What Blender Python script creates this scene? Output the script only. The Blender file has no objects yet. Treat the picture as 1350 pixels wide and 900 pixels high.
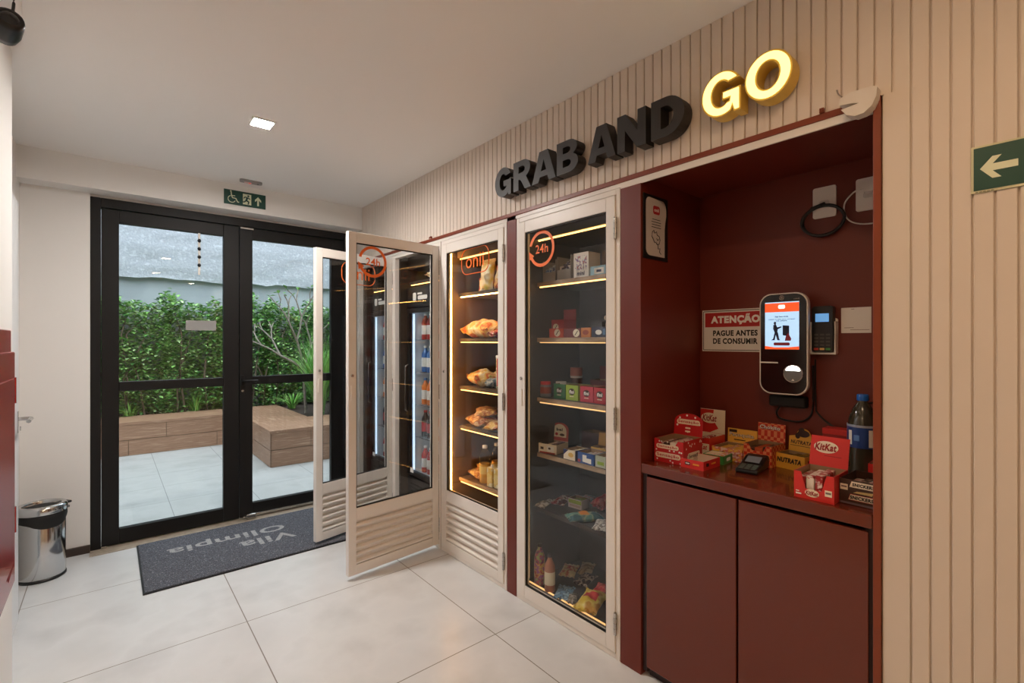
import bpy, math, random
from mathutils import Matrix, Vector
R = math.radians
random.seed(7)
S = bpy.context.scene
COL = S.collection

# ------------------------------------------------------------------ materials
def lin(c):
    return tuple(((x / 255) / 12.92 if x / 255 <= .04045 else ((x / 255 + .055) / 1.055) ** 2.4) for x in c) + (1,)

MATS = {}
def mat(name, col, rough=.5, metal=0, emit=0, col2=None, scale=20, detail=2, lo=.4, hi=.6, coat=0, bump=0, bscale=200, island=None, spec=None, stretch=None):
    if name in MATS: return MATS[name]
    m = bpy.data.materials.new(name); m.use_nodes = True
    nt = m.node_tree; b = nt.nodes['Principled BSDF']
    b.inputs['Base Color'].default_value = lin(col)
    b.inputs['Roughness'].default_value = rough
    b.inputs['Metallic'].default_value = metal
    b.inputs['Coat Weight'].default_value = coat
    if spec is not None: b.inputs['Specular IOR Level'].default_value = spec
    if emit:
        b.inputs['Emission Color'].default_value = lin(col)
        b.inputs['Emission Strength'].default_value = emit
    if col2 is not None or bump:
        tc = nt.nodes.new('ShaderNodeTexCoord')
        src = tc.outputs['Object']
        if stretch:
            mp = nt.nodes.new('ShaderNodeMapping'); mp.inputs['Scale'].default_value = stretch
            nt.links.new(src, mp.inputs['Vector']); src = mp.outputs['Vector']
    if col2 is not None:
        n = nt.nodes.new('ShaderNodeTexNoise'); n.inputs['Scale'].default_value = scale; n.inputs['Detail'].default_value = detail
        nt.links.new(src, n.inputs['Vector'])
        r = nt.nodes.new('ShaderNodeValToRGB')
        cols = [col] + (col2 if isinstance(col2, list) else [col2])
        e = r.color_ramp.elements
        while len(e) < len(cols): e.new(.5)
        for i, c in enumerate(cols):
            e[i].position = lo + (hi - lo) * i / (len(cols) - 1); e[i].color = lin(c)
        if island:
            g = nt.nodes.new('ShaderNodeNewGeometry'); nt.links.new(g.outputs['Random Per Island'], r.inputs['Fac'])
        else:
            nt.links.new(n.outputs['Fac'], r.inputs['Fac'])
        nt.links.new(r.outputs['Color'], b.inputs['Base Color'])
    if bump:
        n2 = nt.nodes.new('ShaderNodeTexNoise'); n2.inputs['Scale'].default_value = bscale; n2.inputs['Detail'].default_value = 4
        nt.links.new(src, n2.inputs['Vector'])
        bp = nt.nodes.new('ShaderNodeBump'); bp.inputs['Strength'].default_value = bump; bp.inputs['Distance'].default_value = .01
        nt.links.new(n2.outputs['Fac'], bp.inputs['Height']); nt.links.new(bp.outputs['Normal'], b.inputs['Normal'])
    MATS[name] = m
    return m

def glass_mat(name, tint=(1, 1, 1), ior=1.45):
    m = bpy.data.materials.new(name); m.use_nodes = True
    nt = m.node_tree; nt.nodes.clear()
    o = nt.nodes.new('ShaderNodeOutputMaterial'); mx = nt.nodes.new('ShaderNodeMixShader')
    t = nt.nodes.new('ShaderNodeBsdfTransparent'); t.inputs['Color'].default_value = tint + (1,)
    g = nt.nodes.new('ShaderNodeBsdfGlossy'); g.inputs['Roughness'].default_value = 0
    r0 = ((ior - 1) / (ior + 1)) ** 2       # Schlick's reflectance of one face
    f = nt.nodes.new('ShaderNodeLayerWeight'); f.inputs['Blend'].default_value = .5
    p5 = nt.nodes.new('ShaderNodeMath'); p5.operation = 'POWER'; p5.inputs[1].default_value = 5
    ma = nt.nodes.new('ShaderNodeMath'); ma.operation = 'MULTIPLY_ADD'; ma.inputs[1].default_value = 1 - r0; ma.inputs[2].default_value = r0
    nt.links.new(f.outputs['Facing'], p5.inputs[0]); nt.links.new(p5.outputs[0], ma.inputs[0])
    nt.links.new(ma.outputs[0], mx.inputs[0]); nt.links.new(t.outputs[0], mx.inputs[1]); nt.links.new(g.outputs[0], mx.inputs[2])
    nt.links.new(mx.outputs[0], o.inputs['Surface'])
    return m

def tile_mat(name, col, col2, grout, x0, px, y0, py, w=.004, rough=.3, scale=3):
    m = mat(name, col, rough, col2=col2, scale=scale, detail=5, lo=.3, hi=.7)
    nt = m.node_tree; b = nt.nodes['Principled BSDF']
    geo = nt.nodes.new('ShaderNodeNewGeometry'); sp = nt.nodes.new('ShaderNodeSeparateXYZ')
    nt.links.new(geo.outputs['Position'], sp.inputs[0])
    def mth(op, a, v):
        n = nt.nodes.new('ShaderNodeMath'); n.operation = op
        if isinstance(a, (int, float)): n.inputs[0].default_value = a
        else: nt.links.new(a, n.inputs[0])
        if isinstance(v, (int, float)): n.inputs[1].default_value = v
        else: nt.links.new(v, n.inputs[1])
        return n.outputs[0]
    def line(ax, o0, p):
        d = mth('FRACT', mth('DIVIDE', mth('SUBTRACT', sp.outputs[ax], o0 - w / 2), p), 0)
        return mth('LESS_THAN', d, w / p)
    k = mth('MAXIMUM', line(0, x0, px), line(1, y0, py))
    mix = nt.nodes.new('ShaderNodeMix'); mix.data_type = 'RGBA'
    src = b.inputs['Base Color'].links[0].from_socket
    nt.links.new(k, mix.inputs['Factor']); nt.links.new(src, mix.inputs['A']); mix.inputs['B'].default_value = lin(grout)
    nt.links.new(mix.outputs['Result'], b.inputs['Base Color'])
    nt.links.new(mth('ADD', mth('MULTIPLY', k, .4), rough), b.inputs['Roughness'])
    return m

def wood_tile_mat(name, axis):
    m = mat(name, (176, 138, 112), .5, col2=[(152, 114, 90), (196, 160, 132)], scale=4, detail=6, lo=.25, hi=.75,
            stretch=(1, 8, 14) if axis == 0 else (8, 1, 14))
    return m

WHITE = mat('white_paint', (234, 232, 229), .6)
CEIL = mat('ceiling_paint', (243, 240, 237), .8)
SLAT = mat('slat_paint', (216, 203, 190), .55)
BLACKAL = mat('black_aluminium', (22, 21, 21), .5, spec=.3)
WHITEAL = mat('white_aluminium', (228, 222, 215), .35)
REDWALL = mat('red_wall_paint', (104, 35, 20), .45)
REDLAC = mat('red_lacquer', (102, 38, 20), .22, coat=.3)
REDTRIM = mat('red_trim_paint', (124, 54, 30), .4)
CHROME = mat('chrome', (200, 200, 200), .14, 1)
STEEL = mat('brushed_steel', (190, 188, 185), .25, 1)
BLACK = mat('black_plastic', (18, 18, 19), .35)
RUBBER = mat('black_rubber', (14, 14, 14), .6)
DARKIN = mat('dark_laminate', (66, 58, 54), .5)
GLASS = glass_mat('clear_glass', (.96, .97, .97))
DGLASS = glass_mat('door_glass', (.93, .96, .96))
LED = mat('warm_led', (255, 184, 98), .5, emit=4)
LEDHOT = mat('bright_warm_led', (255, 180, 92), .5, emit=32)
LEDDIM = mat('soft_warm_led', (255, 200, 130), .5, emit=.7)
ORANGE = mat('orange_vinyl', (240, 112, 40), .5)
GOLD = mat('gold_return', (222, 184, 84), .4, .1)
GOLIGHT = mat('lit_acrylic', (255, 230, 140), .5, emit=1.2)
LAMP = mat('lamp_diffuser', (255, 249, 243), .5, emit=800)
PAPER = mat('white_paper', (226, 222, 216), .6)
INK = mat('black_ink', (24, 22, 22), .6)
WHITEINK = mat('white_ink', (240, 238, 232), .6)

# ------------------------------------------------------------------ mesh builder
class MB:
    def __init__(s): s.v = []; s.f = []; s.mi = []; s.sm = []
    def add(s, vs, fs, m=0, smooth=False, M=None):
        o = len(s.v)
        s.v += [tuple(M @ Vector(p)) if M else tuple(p) for p in vs]
        for f in fs: s.f.append([i + o for i in f]); s.mi.append(m); s.sm.append(smooth)
        return s
    def box(s, x0, x1, y0, y1, z0, z1, m=0, M=None):
        vs = [(x, y, z) for x in (x0, x1) for y in (y0, y1) for z in (z0, z1)]
        return s.add(vs, [(0, 1, 3, 2), (4, 6, 7, 5), (0, 4, 5, 1), (2, 3, 7, 6), (0, 2, 6, 4), (1, 5, 7, 3)], m, M=M)
    def prism(s, pts, o, r, u, d, m=0, m2=None):
        """2D outline on the plane (o, r, u), thickness d against the normal r x u"""
        o, r, u = Vector(o), Vector(r), Vector(u); n = r.cross(u).normalized()
        a = [o + r * x + u * y for x, y in pts]; b = [p - n * d for p in a]; k = len(pts)
        s.add(a + b, [tuple(range(k)), tuple(range(2 * k - 1, k - 1, -1))], m)
        s.add(a + b, [(i, i + k, (i + 1) % k + k, (i + 1) % k) for i in range(k)], m if m2 is None else m2)
        return s
    def tube(s, pts, r, n=8, m=0, M=None, closed=False, curve=0):
        pts = [Vector(p) for p in pts]
        if curve:
            q = []
            for i in range(len(pts) - 1):
                a, b, c, d = pts[max(i - 1, 0)], pts[i], pts[i + 1], pts[min(i + 2, len(pts) - 1)]
                for j in range(curve):
                    t = j / curve
                    q.append(.5 * ((2 * b) + (c - a) * t + (2 * a - 5 * b + 4 * c - d) * t * t + (3 * b - a - 3 * c + d) * t ** 3))
            pts = q + [pts[-1]]
        vs = []; fs = []; k = len(pts)
        ref = Vector((0, 0, 1))
        for i, p in enumerate(pts):
            t = (pts[(i + 1) % k] - pts[i - 1]) if closed else (pts[min(i + 1, k - 1)] - pts[max(i - 1, 0)])
            t.normalize()
            a = t.cross(ref)
            if a.length < .05: a = t.cross(Vector((1, 0, 0)))
            a.normalize(); b = t.cross(a)
            rr = r[i] if isinstance(r, (list, tuple)) else r
            vs += [p + (a * math.cos(2 * math.pi * j / n) + b * math.sin(2 * math.pi * j / n)) * rr for j in range(n)]
        for i in range(k if closed else k - 1):
            for j in range(n):
                i2 = (i + 1) % k
                fs.append((i * n + j, i * n + (j + 1) % n, i2 * n + (j + 1) % n, i2 * n + j))
        s.add(vs, fs, m, True, M)
        if not closed:
            s.add(vs[:n], [tuple(range(n - 1, -1, -1))], m, False, M); s.add(vs[-n:], [tuple(range(n))], m, False, M)
        return s
    def lathe(s, prof, c=(0, 0, 0), n=24, m=0, M=None, smooth=True, cap=True):
        vs = []; fs = []; k = len(prof)
        for r, z in prof:
            vs += [(c[0] + r * math.cos(2 * math.pi * j / n), c[1] + r * math.sin(2 * math.pi * j / n), c[2] + z) for j in range(n)]
        for i in range(k - 1):
            for j in range(n): fs.append((i * n + j, i * n + (j + 1) % n, (i + 1) * n + (j + 1) % n, (i + 1) * n + j))
        s.add(vs, fs, m, smooth, M)
        if cap:
            s.add(vs[:n], [tuple(range(n - 1, -1, -1))], m, False, M); s.add(vs[-n:], [tuple(range(n))], m, False, M)
        return s
    def build(s, name, mats, parent=None, bev=0, loc=None, rz=0, seg=2, sub=0):
        me = bpy.data.meshes.new(name); me.from_pydata(s.v, [], s.f); me.update()
        if not isinstance(mats, (list, tuple)): mats = [mats]
        for m in mats: me.materials.append(m)
        me.polygons.foreach_set('material_index', s.mi); me.polygons.foreach_set('use_smooth', s.sm)
        o = bpy.data.objects.new(name, me); COL.objects.link(o)
        if parent: o.parent = parent
        if loc is not None: o.location = loc
        o.rotation_euler.z = rz
        if bev:
            b = o.modifiers.new('bevel', 'BEVEL'); b.width = bev; b.segments = seg; b.limit_method = 'ANGLE'; b.angle_limit = R(40)
        if sub:
            b = o.modifiers.new('sub', 'SUBSURF'); b.levels = sub; b.render_levels = sub
        return o

def bx(*a, m=0, M=None): return MB().box(*a, m=m, M=M)
def tag(o, label, cat=None, group=None, kind=None):
    if label: o['label'] = label
    if cat: o['category'] = cat
    if group: o['group'] = group
    if kind: o['kind'] = kind
    return o
def empty(name, loc, rz=0):
    o = bpy.data.objects.new(name, None); COL.objects.link(o); o.location = loc; o.rotation_euler.z = rz
    o.empty_display_size = .05
    return o
def struct(o, label=None, cat=None): return tag(o, label, cat, None, 'structure')
def rr(w, h, r, n=6, cx=0, cy=0):
    p = []
    for sx, sy, a in ((1, -1, -90), (1, 1, 0), (-1, 1, 90), (-1, -1, 180)):
        for i in range(n + 1):
            t = R(a + 90 * i / n); p.append((cx + sx * (w / 2 - r) + r * math.cos(t), cy + sy * (h / 2 - r) + r * math.sin(t)))
    return p
def arc(cx, cy, rx, ry, a0, a1, n=14): return [(cx + rx * math.cos(R(a0 + (a1 - a0) * i / n)), cy + ry * math.sin(R(a0 + (a1 - a0) * i / n))) for i in range(n + 1)]
FR = ((1, 0, 0), (0, 0, 1))          # local front: right = x, up = z, faces -y
WR = ((0, -1, 0), (0, 0, 1))         # on the right wall: faces -x

_TX = {}
def text_geo(s, bold):
    if (s, bold) in _TX: return _TX[(s, bold)]
    cu = bpy.data.curves.new('t', 'FONT'); cu.body = s; cu.size = 1; cu.resolution_u = 3; cu.offset = bold; cu.space_character = 1 + 2.2 * bold; cu.fill_mode = 'BOTH'
    ob = bpy.data.objects.new('t', cu); COL.objects.link(ob)
    dg = bpy.context.evaluated_depsgraph_get(); dg.update()
    me = bpy.data.meshes.new_from_object(ob.evaluated_get(dg))
    vs = [tuple(v.co) for v in me.vertices]; fs = [tuple(p.vertices) for p in me.polygons]
    bpy.data.objects.remove(ob); bpy.data.curves.remove(cu); bpy.data.meshes.remove(me)
    x0 = min(v[0] for v in vs); x1 = max(v[0] for v in vs); y0 = min(v[1] for v in vs); y1 = max(v[1] for v in vs)
    vs = [((v[0] - x0) / (x1 - x0) - .5, (v[1] - y0) / (y1 - y0) - .5) for v in vs]
    _TX[(s, bold)] = (vs, fs); return vs, fs
def text(mb, s, o, fr, w, h, m=0, bold=.0, skew=0):
    vs, fs = text_geo(s, bold); o, r, u = Vector(o), Vector(fr[0]), Vector(fr[1])
    return mb.add([o + r * (x * w + y * h * skew) + u * (y * h) for x, y in vs], fs, m)
def flat(mb, pts, o, fr, m=0):
    o, r, u = Vector(o), Vector(fr[0]), Vector(fr[1])
    return mb.add([o + r * x + u * y for x, y in pts], [tuple(range(len(pts)))], m)
def rect(w, h, cx=0, cy=0): return [(cx - w / 2, cy - h / 2), (cx + w / 2, cy - h / 2), (cx + w / 2, cy + h / 2), (cx - w / 2, cy + h / 2)]

def shape2d(splines, depth, offset=0):
    """filled curve with holes, extruded: local x, y plane, z thickness 0..depth"""
    cu = bpy.data.curves.new('c', 'CURVE'); cu.dimensions = '2D'; cu.fill_mode = 'BOTH'; cu.extrude = depth / 2; cu.offset = offset
    for pts in splines:
        sp = cu.splines.new('POLY'); sp.points.add(len(pts) - 1); sp.use_cyclic_u = True
        for q, p in zip(sp.points, pts): q.co = (p[0], p[1], 0, 1)
    ob = bpy.data.objects.new('c', cu); COL.objects.link(ob)
    dg = bpy.context.evaluated_depsgraph_get(); dg.update()
    me = bpy.data.meshes.new_from_object(ob.evaluated_get(dg))
    vs = [(v.co[0], v.co[1], v.co[2] + depth / 2) for v in me.vertices]; fs = [tuple(p.vertices) for p in me.polygons]
    bpy.data.objects.remove(ob); bpy.data.curves.remove(cu); bpy.data.meshes.remove(me)
    return vs, fs

# ------------------------------------------------------------------ camera
cam = bpy.data.cameras.new('camera'); co = bpy.data.objects.new('camera', cam); COL.objects.link(co)
co.location = (0, 0, 1.37); co.rotation_euler = (R(90), 0, R(-40))
cam.sensor_width = 36; cam.lens = 632 / 1350 * 36; cam.clip_start = .02; cam.clip_end = 200
S.camera = co

W = 1.671          # face of the slatted wall
H = 2.525          # ceiling
BK = 2.145         # back of niche and cabinets
DY = 4.16          # plane of the garden door

# ------------------------------------------------------------------ room shell
FLOOR = tile_mat('porcelain_tiles', (211, 213, 214), [(218, 220, 221), (204, 206, 207)], (128, 122, 116), .515, .868, 1.77, .861, .0045, .27)
struct(bx(-3.2, 2.4, -4.6, 4.2, -.1, 0).build('floor', FLOOR))
struct(bx(-3.2, 2.4, -4.6, 4.4, H, H + .1).build('ceiling', CEIL))
# slatted wall: a solid backing and slats standing on it
mb = MB(); mb.box(W + .0075, 2.42, -4.6, 4.4, 2.066, H); mb.box(W + .0075, 2.42, -4.6, .366, 0, 2.066)
P = .0405
k = -30
y = .099 + P * k
while y < 4.0:
    y0, y1 = y + .0017, min(y + P - .0017, 4.008)
    z0 = 2.066 if y > .36 else 0
    a, b_ = .004, .012
    vs = [(W + .016, y0, z0), (W + .002, y0 + .0003, z0), (W, y0 + .002, z0), (W, y1 - .002, z0), (W + .002, y1 - .0003, z0), (W + .016, y1, z0)]
    vs += [(p[0], p[1], H) for p in vs]
    if not (.30 < y < .385 and z0 == 0):
        mb.add(vs, [(i, i + 6, i + 7, i + 1) for i in range(5)] + [(0, 1, 2, 3, 4, 5), (11, 10, 9, 8, 7, 6)])
    y += P
# short slats above the niche corner and the plain strip beside it
for y in (.301, .3415):
    mb.box(W, W + .016, y + .003, y + P - .003, 2.066, H)
mb.box(W, W + .016, .304, .362, 0, 2.066)
struct(mb.build('wall_right', SLAT))
struct(bx(2.3, 2.42, .345, 4.4, 0, 2.066).build('wall_light_seal', WHITE))  # unseen plate added behind the cabinets to keep daylight from leaking in
# left wall: near pier, recess with door, far corner
mb = MB(); mb.box(-.55, -.30, 1.2, 2.76, 0, H); mb.box(-.55, -.42, 2.76, 4.4, 0, H); mb.box(-3.2, -.55, 1.2, 1.3, 0, H)
struct(mb.build('wall_left', WHITE))
struct(bx(-3.3, -3.2, -4.7, 1.3, 0, H).build('wall_far_left', WHITE))
struct(bx(-3.3, 2.42, -4.7, -4.6, 0, H).build('wall_behind', WHITE))
mb = MB(); mb.box(-.42, -.098, DY - .005, 4.4, 0, 2.335); mb.box(1.632, 2.3, DY - .005, 4.4, 0, 2.335)
mb.box(-.098, 1.632, DY + .02, 4.4, 2.318, 2.335)
struct(mb.build('wall_back', WHITE))
struct(bx(-.42, W + .014, 4.01, 4.4, 2.335, H).build('trim_1', WHITE), 'painted beam over the glass door')
struct(bx(-.42, -.098, DY - .02, DY - .005, 0, .05).build('baseboard_back', mat('dark_base', (60, 48, 42), .5)))
struct(bx(-.1, 1.64, 4.055, 4.3, -.01, .004).build('threshold', mat('stone_sill', (176, 164, 148), .45, col2=(160, 148, 130), scale=30)))

# niche
NL = 1.168; NR = .386; NT = 2.065
mb = MB()
mb.box(W, BK + .02, NL, 1.271, 0, NT)                    # pillar left of the niche
mb.box(BK, BK + .02, NR - .02, NL, 0, NT)                # back
mb.box(W + .03, BK + .02, NR - .019, NR, 0, 2.066)      # right side
mb.box(W + .006, BK + .02, NR, NL, 2.048, 2.066)          # ceiling of the niche
struct(mb.build('wall_niche', REDWALL, bev=.002), 'red painted recess walls around the counter')
struct(bx(W - .004, W + .03, NR - .019, NR, 0, 2.066).build('trim_5', mat('brown_jamb', (128, 58, 32), .35), bev=.002), 'brown red jamb strip closing the niche')
struct(bx(W, BK, 1.957, 2.034, 0, 2.066).build('pillar', REDWALL, bev=.002), 'narrow red pillar between the two closed cabinets')
struct(bx(W - .006, W + .02, NR - .019, 4.1, 2.046, 2.066).build('trim_2', REDTRIM, bev=.002), 'dark red strip under the slats')
struct(bx(W - .001, W + .006, NR, 1.271, 2.021, 2.046).build('trim_3', WHITEAL), 'pale strip over the niche')
struct(bx(W, W + .03, 1.271, 4.1, 2.028, 2.046).build('trim_4', WHITEAL), 'pale strip over the cabinets')

# ------------------------------------------------------------------ garden door
d = empty('door_1', (0, DY, 0)); tag(d, 'black aluminium double glass door leading to the garden', None, None, 'structure')
mb = MB(); mb.box(-.098, -.045, 0, .09, 0, 2.318); mb.box(1.575, 1.632, 0, .09, 0, 2.318); mb.box(-.045, 1.575, 0, .09, 2.256, 2.318)
mb.build('door_frame', BLACKAL, d, bev=.003)
def leaf(x0, x1, g0, g1, yy):
    mb = MB(); mb.box(x0, g0, yy, yy + .045, .012, 2.252); mb.box(g1, x1, yy, yy + .045, .012, 2.252)
    mb.box(g0, g1, yy, yy + .045, 2.166, 2.252); mb.box(g0, g1, yy, yy + .045, .012, .11); mb.box(g0, g1, yy + .004, yy + .041, 1.034, 1.098)
    l = mb.build('door_leaf', BLACKAL, d, bev=.003)
    m2 = MB(); m2.box(g0 - .005, g1 + .005, yy + .02, yy + .026, 1.096, 2.17); m2.box(g0 - .005, g1 + .005, yy + .02, yy + .026, .105, 1.036)
    m2.build('door_pane', DGLASS, l)
    return l
l1 = leaf(-.043, .762, .048, .657, .008)
l2 = leaf(.766, 1.573, .855, 1.463, .012)
tag(bx(.422, .611, .018, .0265, 1.452, 1.524).build('sticker', mat('frosted_sticker', (150, 150, 148), .6), l1), 'pale blank sticker on the left pane')
mb = MB(); mb.box(.497, .511, .017, .026, 1.86, 2.166)
bd = MB()
for z in (2.11, 2.05, 1.99, 1.93): bd.lathe([(.0, -.014), (.01, -.008), (.0125, 0), (.01, .008), (0, .014)], (.504, .014, z), 10, cap=False)
st = mb.build('hanging_strip', WHITEINK, l1); bd.build('bead', BLACK, st)
mb = MB(); mb.box(.775, .795, -.01, .012, 1.03, 1.11); mb.tube([(.785, -.005, 1.07), (.785, -.045, 1.07), (.80, -.05, 1.07), (.88, -.05, 1.066)], .009)
mb.build('door_handle', BLACKAL, l2, bev=.002)
mb = MB(); mb.lathe([(.009, 0), (.009, .008)], n=12, M=Matrix.Translation((.785, .012, .99)) @ Matrix.Rotation(R(90), 4, 'X')); mb.build('lock_cylinder', CHROME, l2)
mb = MB(); mb.box(.80, .87, -.05, .012, .006, .045); mb.box(.775, .80, -.035, -.01, .012, .03)
mb.build('floor_bolt', STEEL, l2, bev=.008)
bx(.87, 1.56, -.012, .012, .012, .034).build('bottom_seal', STEEL, l2, bev=.004)
bx(.77, .86, .0, .012, 2.238, 2.25).build('top_seal', STEEL, l2)
mb = MB(); mb.box(-.045, -.015, -.015, .01, .004, .02); mb.build('pivot', CHROME, l1, bev=.003)

# white side door on the left wall
d = empty('door_2', (-.42, 2.78, 0)); tag(d, 'white side door with chrome lever beside the red cabinet', None, None, 'structure')
DW = mat('white_door_lacquer', (226, 228, 230), .35)
bx(0, .035, 0, .592, 0, 2.09).build('door_frame', DW, d)
lf = bx(.036, .076, .004, .586, .012, 2.055).build('door_leaf', DW, d, bev=.003)
mb = MB(); mb.box(.076, .08, .545, .57, .925, 1.03, m=0)
mb.tube([(.078, .557, .992), (.118, .557, .992), (.124, .552, .992), (.124, .45, .99)], .009)
mb.lathe([(.011, 0), (.011, .004)], n=12, M=Matrix.Translation((.084, .557, .945)) @ Matrix.Rotation(R(90), 4, 'Y'), m=0)
mb.build('door_handle', CHROME, d, bev=.001)

# ------------------------------------------------------------------ ceiling fittings
LAMPW = mat('warm_lamp_diffuser', (255, 212, 166), .5, emit=250)
def downlight(x, y, label, lamp=None):
    o = empty('downlight', (x, y, H)); tag(o, label, 'ceiling light', 'square ceiling downlights')
    mb = MB(); a, b = .056, .046
    for s in ((-a, a, -a, -b), (-a, a, b, a), (-a, -b, -b, b), (b, a, -b, b)): mb.box(s[0], s[1], s[2], s[3], -.008, 0)
    mb.build('lamp_frame', WHITE, o)
    bx(-b, b, -b, b, -.004, -.001).build('diffuser', lamp or LAMPW, o)
downlight(.616, 2.785, 'small square recessed downlight glowing above the walkway to the glass door', LAMP)
downlight(.60, .22, 'square recessed downlight over the walkway in front of the red niche')
downlight(1.245, -3.0, 'square recessed downlight at the back of the room by the slatted wall')
downlight(.60, -1.6, 'added fill downlight out of view beyond the red niche, in line with the slatted wall')  # added lamp out of view, only there to brighten the room
downlight(-1.6, -.2, 'added fill downlight out of view over the open area beside the white pier')  # unseen fill lamp put in for more light from the open side
downlight(-1.3, -2.8, 'added fill downlight out of view at the back of the open area, away from the slats')  # another added lamp, unseen, lifts the light from the rear
e = empty('emergency_light', (.779, 3.851, H)); tag(e, 'small white emergency light on the ceiling above the green sign', 'emergency light')
mb = MB(); mb.prism(rr(.145, .045, .02), (0, 0, -.016), (1, 0, 0), (0, -1, 0), .016); mb.build('housing', mat('grey_plastic', (150, 148, 146), .4), e, bev=.003)
mb = MB(); mb.prism(rr(.05, .022, .01), (-.02, 0, -.0185), (1, 0, 0), (0, -1, 0), .003); mb.build('lens', mat('pale_lens', (232, 205, 200), .3), e)
mb = MB(); mb.prism(arc(-.008, 0, .006, .006, 0, 330, 11), (0, 0, -.02), (1, 0, 0), (0, -1, 0), .002); mb.build('indicator', mat('red_led', (255, 60, 50), .4, emit=2), e)
mb = MB(); mb.prism(arc(.045, 0, .006, .006, 0, 330, 11), (0, 0, -.018), (1, 0, 0), (0, -1, 0), .003); mb.build('test_button', BLACK, e)

# accessible exit sign on the beam (faces -y)
GREEN = mat('sign_green', (14, 70, 58), .5); GLOWP = mat('photoluminescent', (222, 226, 196), .5)
e = empty('exit_sign', (.772, 4.01, 2.427)); tag(e, 'green exit sign with wheelchair, running figure and up arrow on the beam', 'exit sign')
bx(-.138, .138, -.004, -.0005, -.053, .053).build('board', GREEN, e)
mb = MB(); o = (0, -.005, 0)
mb.tube([(-.092, -.0048, .036), (-.09, -.0048, .012), (-.083, -.0048, -.004), (-.062, -.0048, -.006), (-.05, -.0048, -.03), (-.041, -.0048, -.03)], .0042, 6)
mb.tube([(-.089, -.0048, .012), (-.066, -.0048, .012)], .003, 6)
flat(mb, arc(-.094, .043, .006, .006, 0, 330, 11), o, FR)
mb.tube([(-.088 + .024 * math.cos(R(a)), -.0048, -.014 + .024 * math.sin(R(a))) for a in range(110, 345, 15)], .003, 6)
mb.build('wheelchair_symbol', GLOWP, e)
mb = MB(); flat(mb, rect(.056, .078, .012, 0), o, FR)
mb.build('doorway_symbol', GLOWP, e)
mb = MB(); q = -.0062
flat(mb, arc(.02, .026, .007, .007, 0, 330, 11), (0, q, 0), FR)
for a, b, r in (((.014, .014), (.006, -.008), .007), ((.006, -.008), (.024, -.018), .005), ((.024, -.018), (.018, -.036), .0045), ((.006, -.008), (-.006, -.022), .005), ((-.006, -.022), (-.018, -.022), .004), ((.016, .014), (.032, .004), .004), ((.012, .014), (-.004, .016), .004), ((-.004, .016), (-.01, .004), .0035)):
    mb.tube([(a[0], q, a[1]), (b[0], q, b[1])], r, 6)
mb.build('running_figure', GREEN, e)
mb = MB(); flat(mb, [(.08, -.036), (.092, -.036), (.092, .006), (.107, -.008), (.107, .008), (.086, .032), (.065, .008), (.065, -.008), (.08, .006)], o, FR)
mb.build('arrow', GLOWP, e)
# arrow sign on the slatted wall
e = empty('direction_sign', (W, .1, 1.80)); tag(e, 'green sign with one pale sideways arrow on the slatted wall', 'exit sign')
bx(-.004, -.0005, -.125, .0825, -.0585, .0585).build('board_border', mat('pale_border', (206, 202, 166), .5), e)
bx(-.0052, -.004, -.117, .0775, -.0525, .0535).build('board', GREEN, e)
mb = MB(); mb.prism([(-.066, 0), (-.044, .027), (-.028, .027), (-.0435, .0085), (.0, .0085), (.0, -.0085), (-.0435, -.0085), (-.028, -.027), (-.044, -.027)], (-.0058, 0, 0), *WR, .0006)
mb.build('arrow', GLOWP, e)
mb = MB()
for i in range(5): flat(mb, rect(.005, .0016, -.072 + i * .007, -.0565), (-.0045, 0, 0), WR)
mb.build('print', INK, e)

# ------------------------------------------------------------------ letters of the sign
def A_(w): return [[(0, 0), (.28 * w, 0), (.335 * w, .17), (.665 * w, .17), (.72 * w, 0), (w, 0), (.68 * w, 1), (.32 * w, 1)], [(.39 * w, .36), (.5 * w, .72), (.61 * w, .36)]]
def N_(w): return [[(0, 0), (.28 * w, 0), (.28 * w, .56), (.7 * w, 0), (w, 0), (w, 1), (.72 * w, 1), (.72 * w, .45), (.3 * w, 1), (0, 1)]]
def D_(w): return [[(0, 0), (.45 * w, 0)] + arc(.45 * w, .5, .55 * w, .5, -80, 80) + [(.45 * w, 1), (0, 1)], [(.3 * w, .22), (.3 * w, .78)] + arc(.4 * w, .5, .28 * w, .28, 90, -90)]
def B_(w): return [[(0, 0), (.58 * w, 0)] + arc(.58 * w, .285, .42 * w, .285, -80, 62, 10) + arc(.56 * w, .75, .4 * w, .25, -55, 82, 10) + [(.56 * w, 1), (0, 1)],
                   [(.3 * w, .19), (.3 * w, .41)] + arc(.5 * w, .3, .18 * w, .11, 90, -90, 8), [(.3 * w, .61), (.3 * w, .81)] + arc(.5 * w, .71, .15 * w, .1, 90, -90, 8)]
def R_(w): return [[(0, 0), (.3 * w, 0), (.3 * w, .36), (.4 * w, .36), (.66 * w, 0), (1.0 * w, 0), (.72 * w, .42)] + arc(.56 * w, .7, .4 * w, .3, -50, 82, 12) + [(.56 * w, 1), (0, 1)],
                   [(.3 * w, .58), (.3 * w, .8)] + arc(.5 * w, .69, .16 * w, .11, 90, -90, 8)]
def G_(w): return [arc(.5 * w, .5, .5 * w, .52, 28, 300, 30) + [(.77 * w, .1), (.8 * w, -.0), (.97 * w, -.0), (.97 * w, .54), (.52 * w, .54), (.52 * w, .34), (.7 * w, .34), (.69 * w, .28)] + arc(.5 * w, .5, .22 * w, .29, 308, 45, 20)]
def O_(w): return [arc(.5 * w, .5, .5 * w, .52, 0, 352, 40), arc(.5 * w, .5, .23 * w, .29, 0, 352, 32)]
LETTERBLACK = mat('letter_black', (40, 36, 34), .5)
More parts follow.
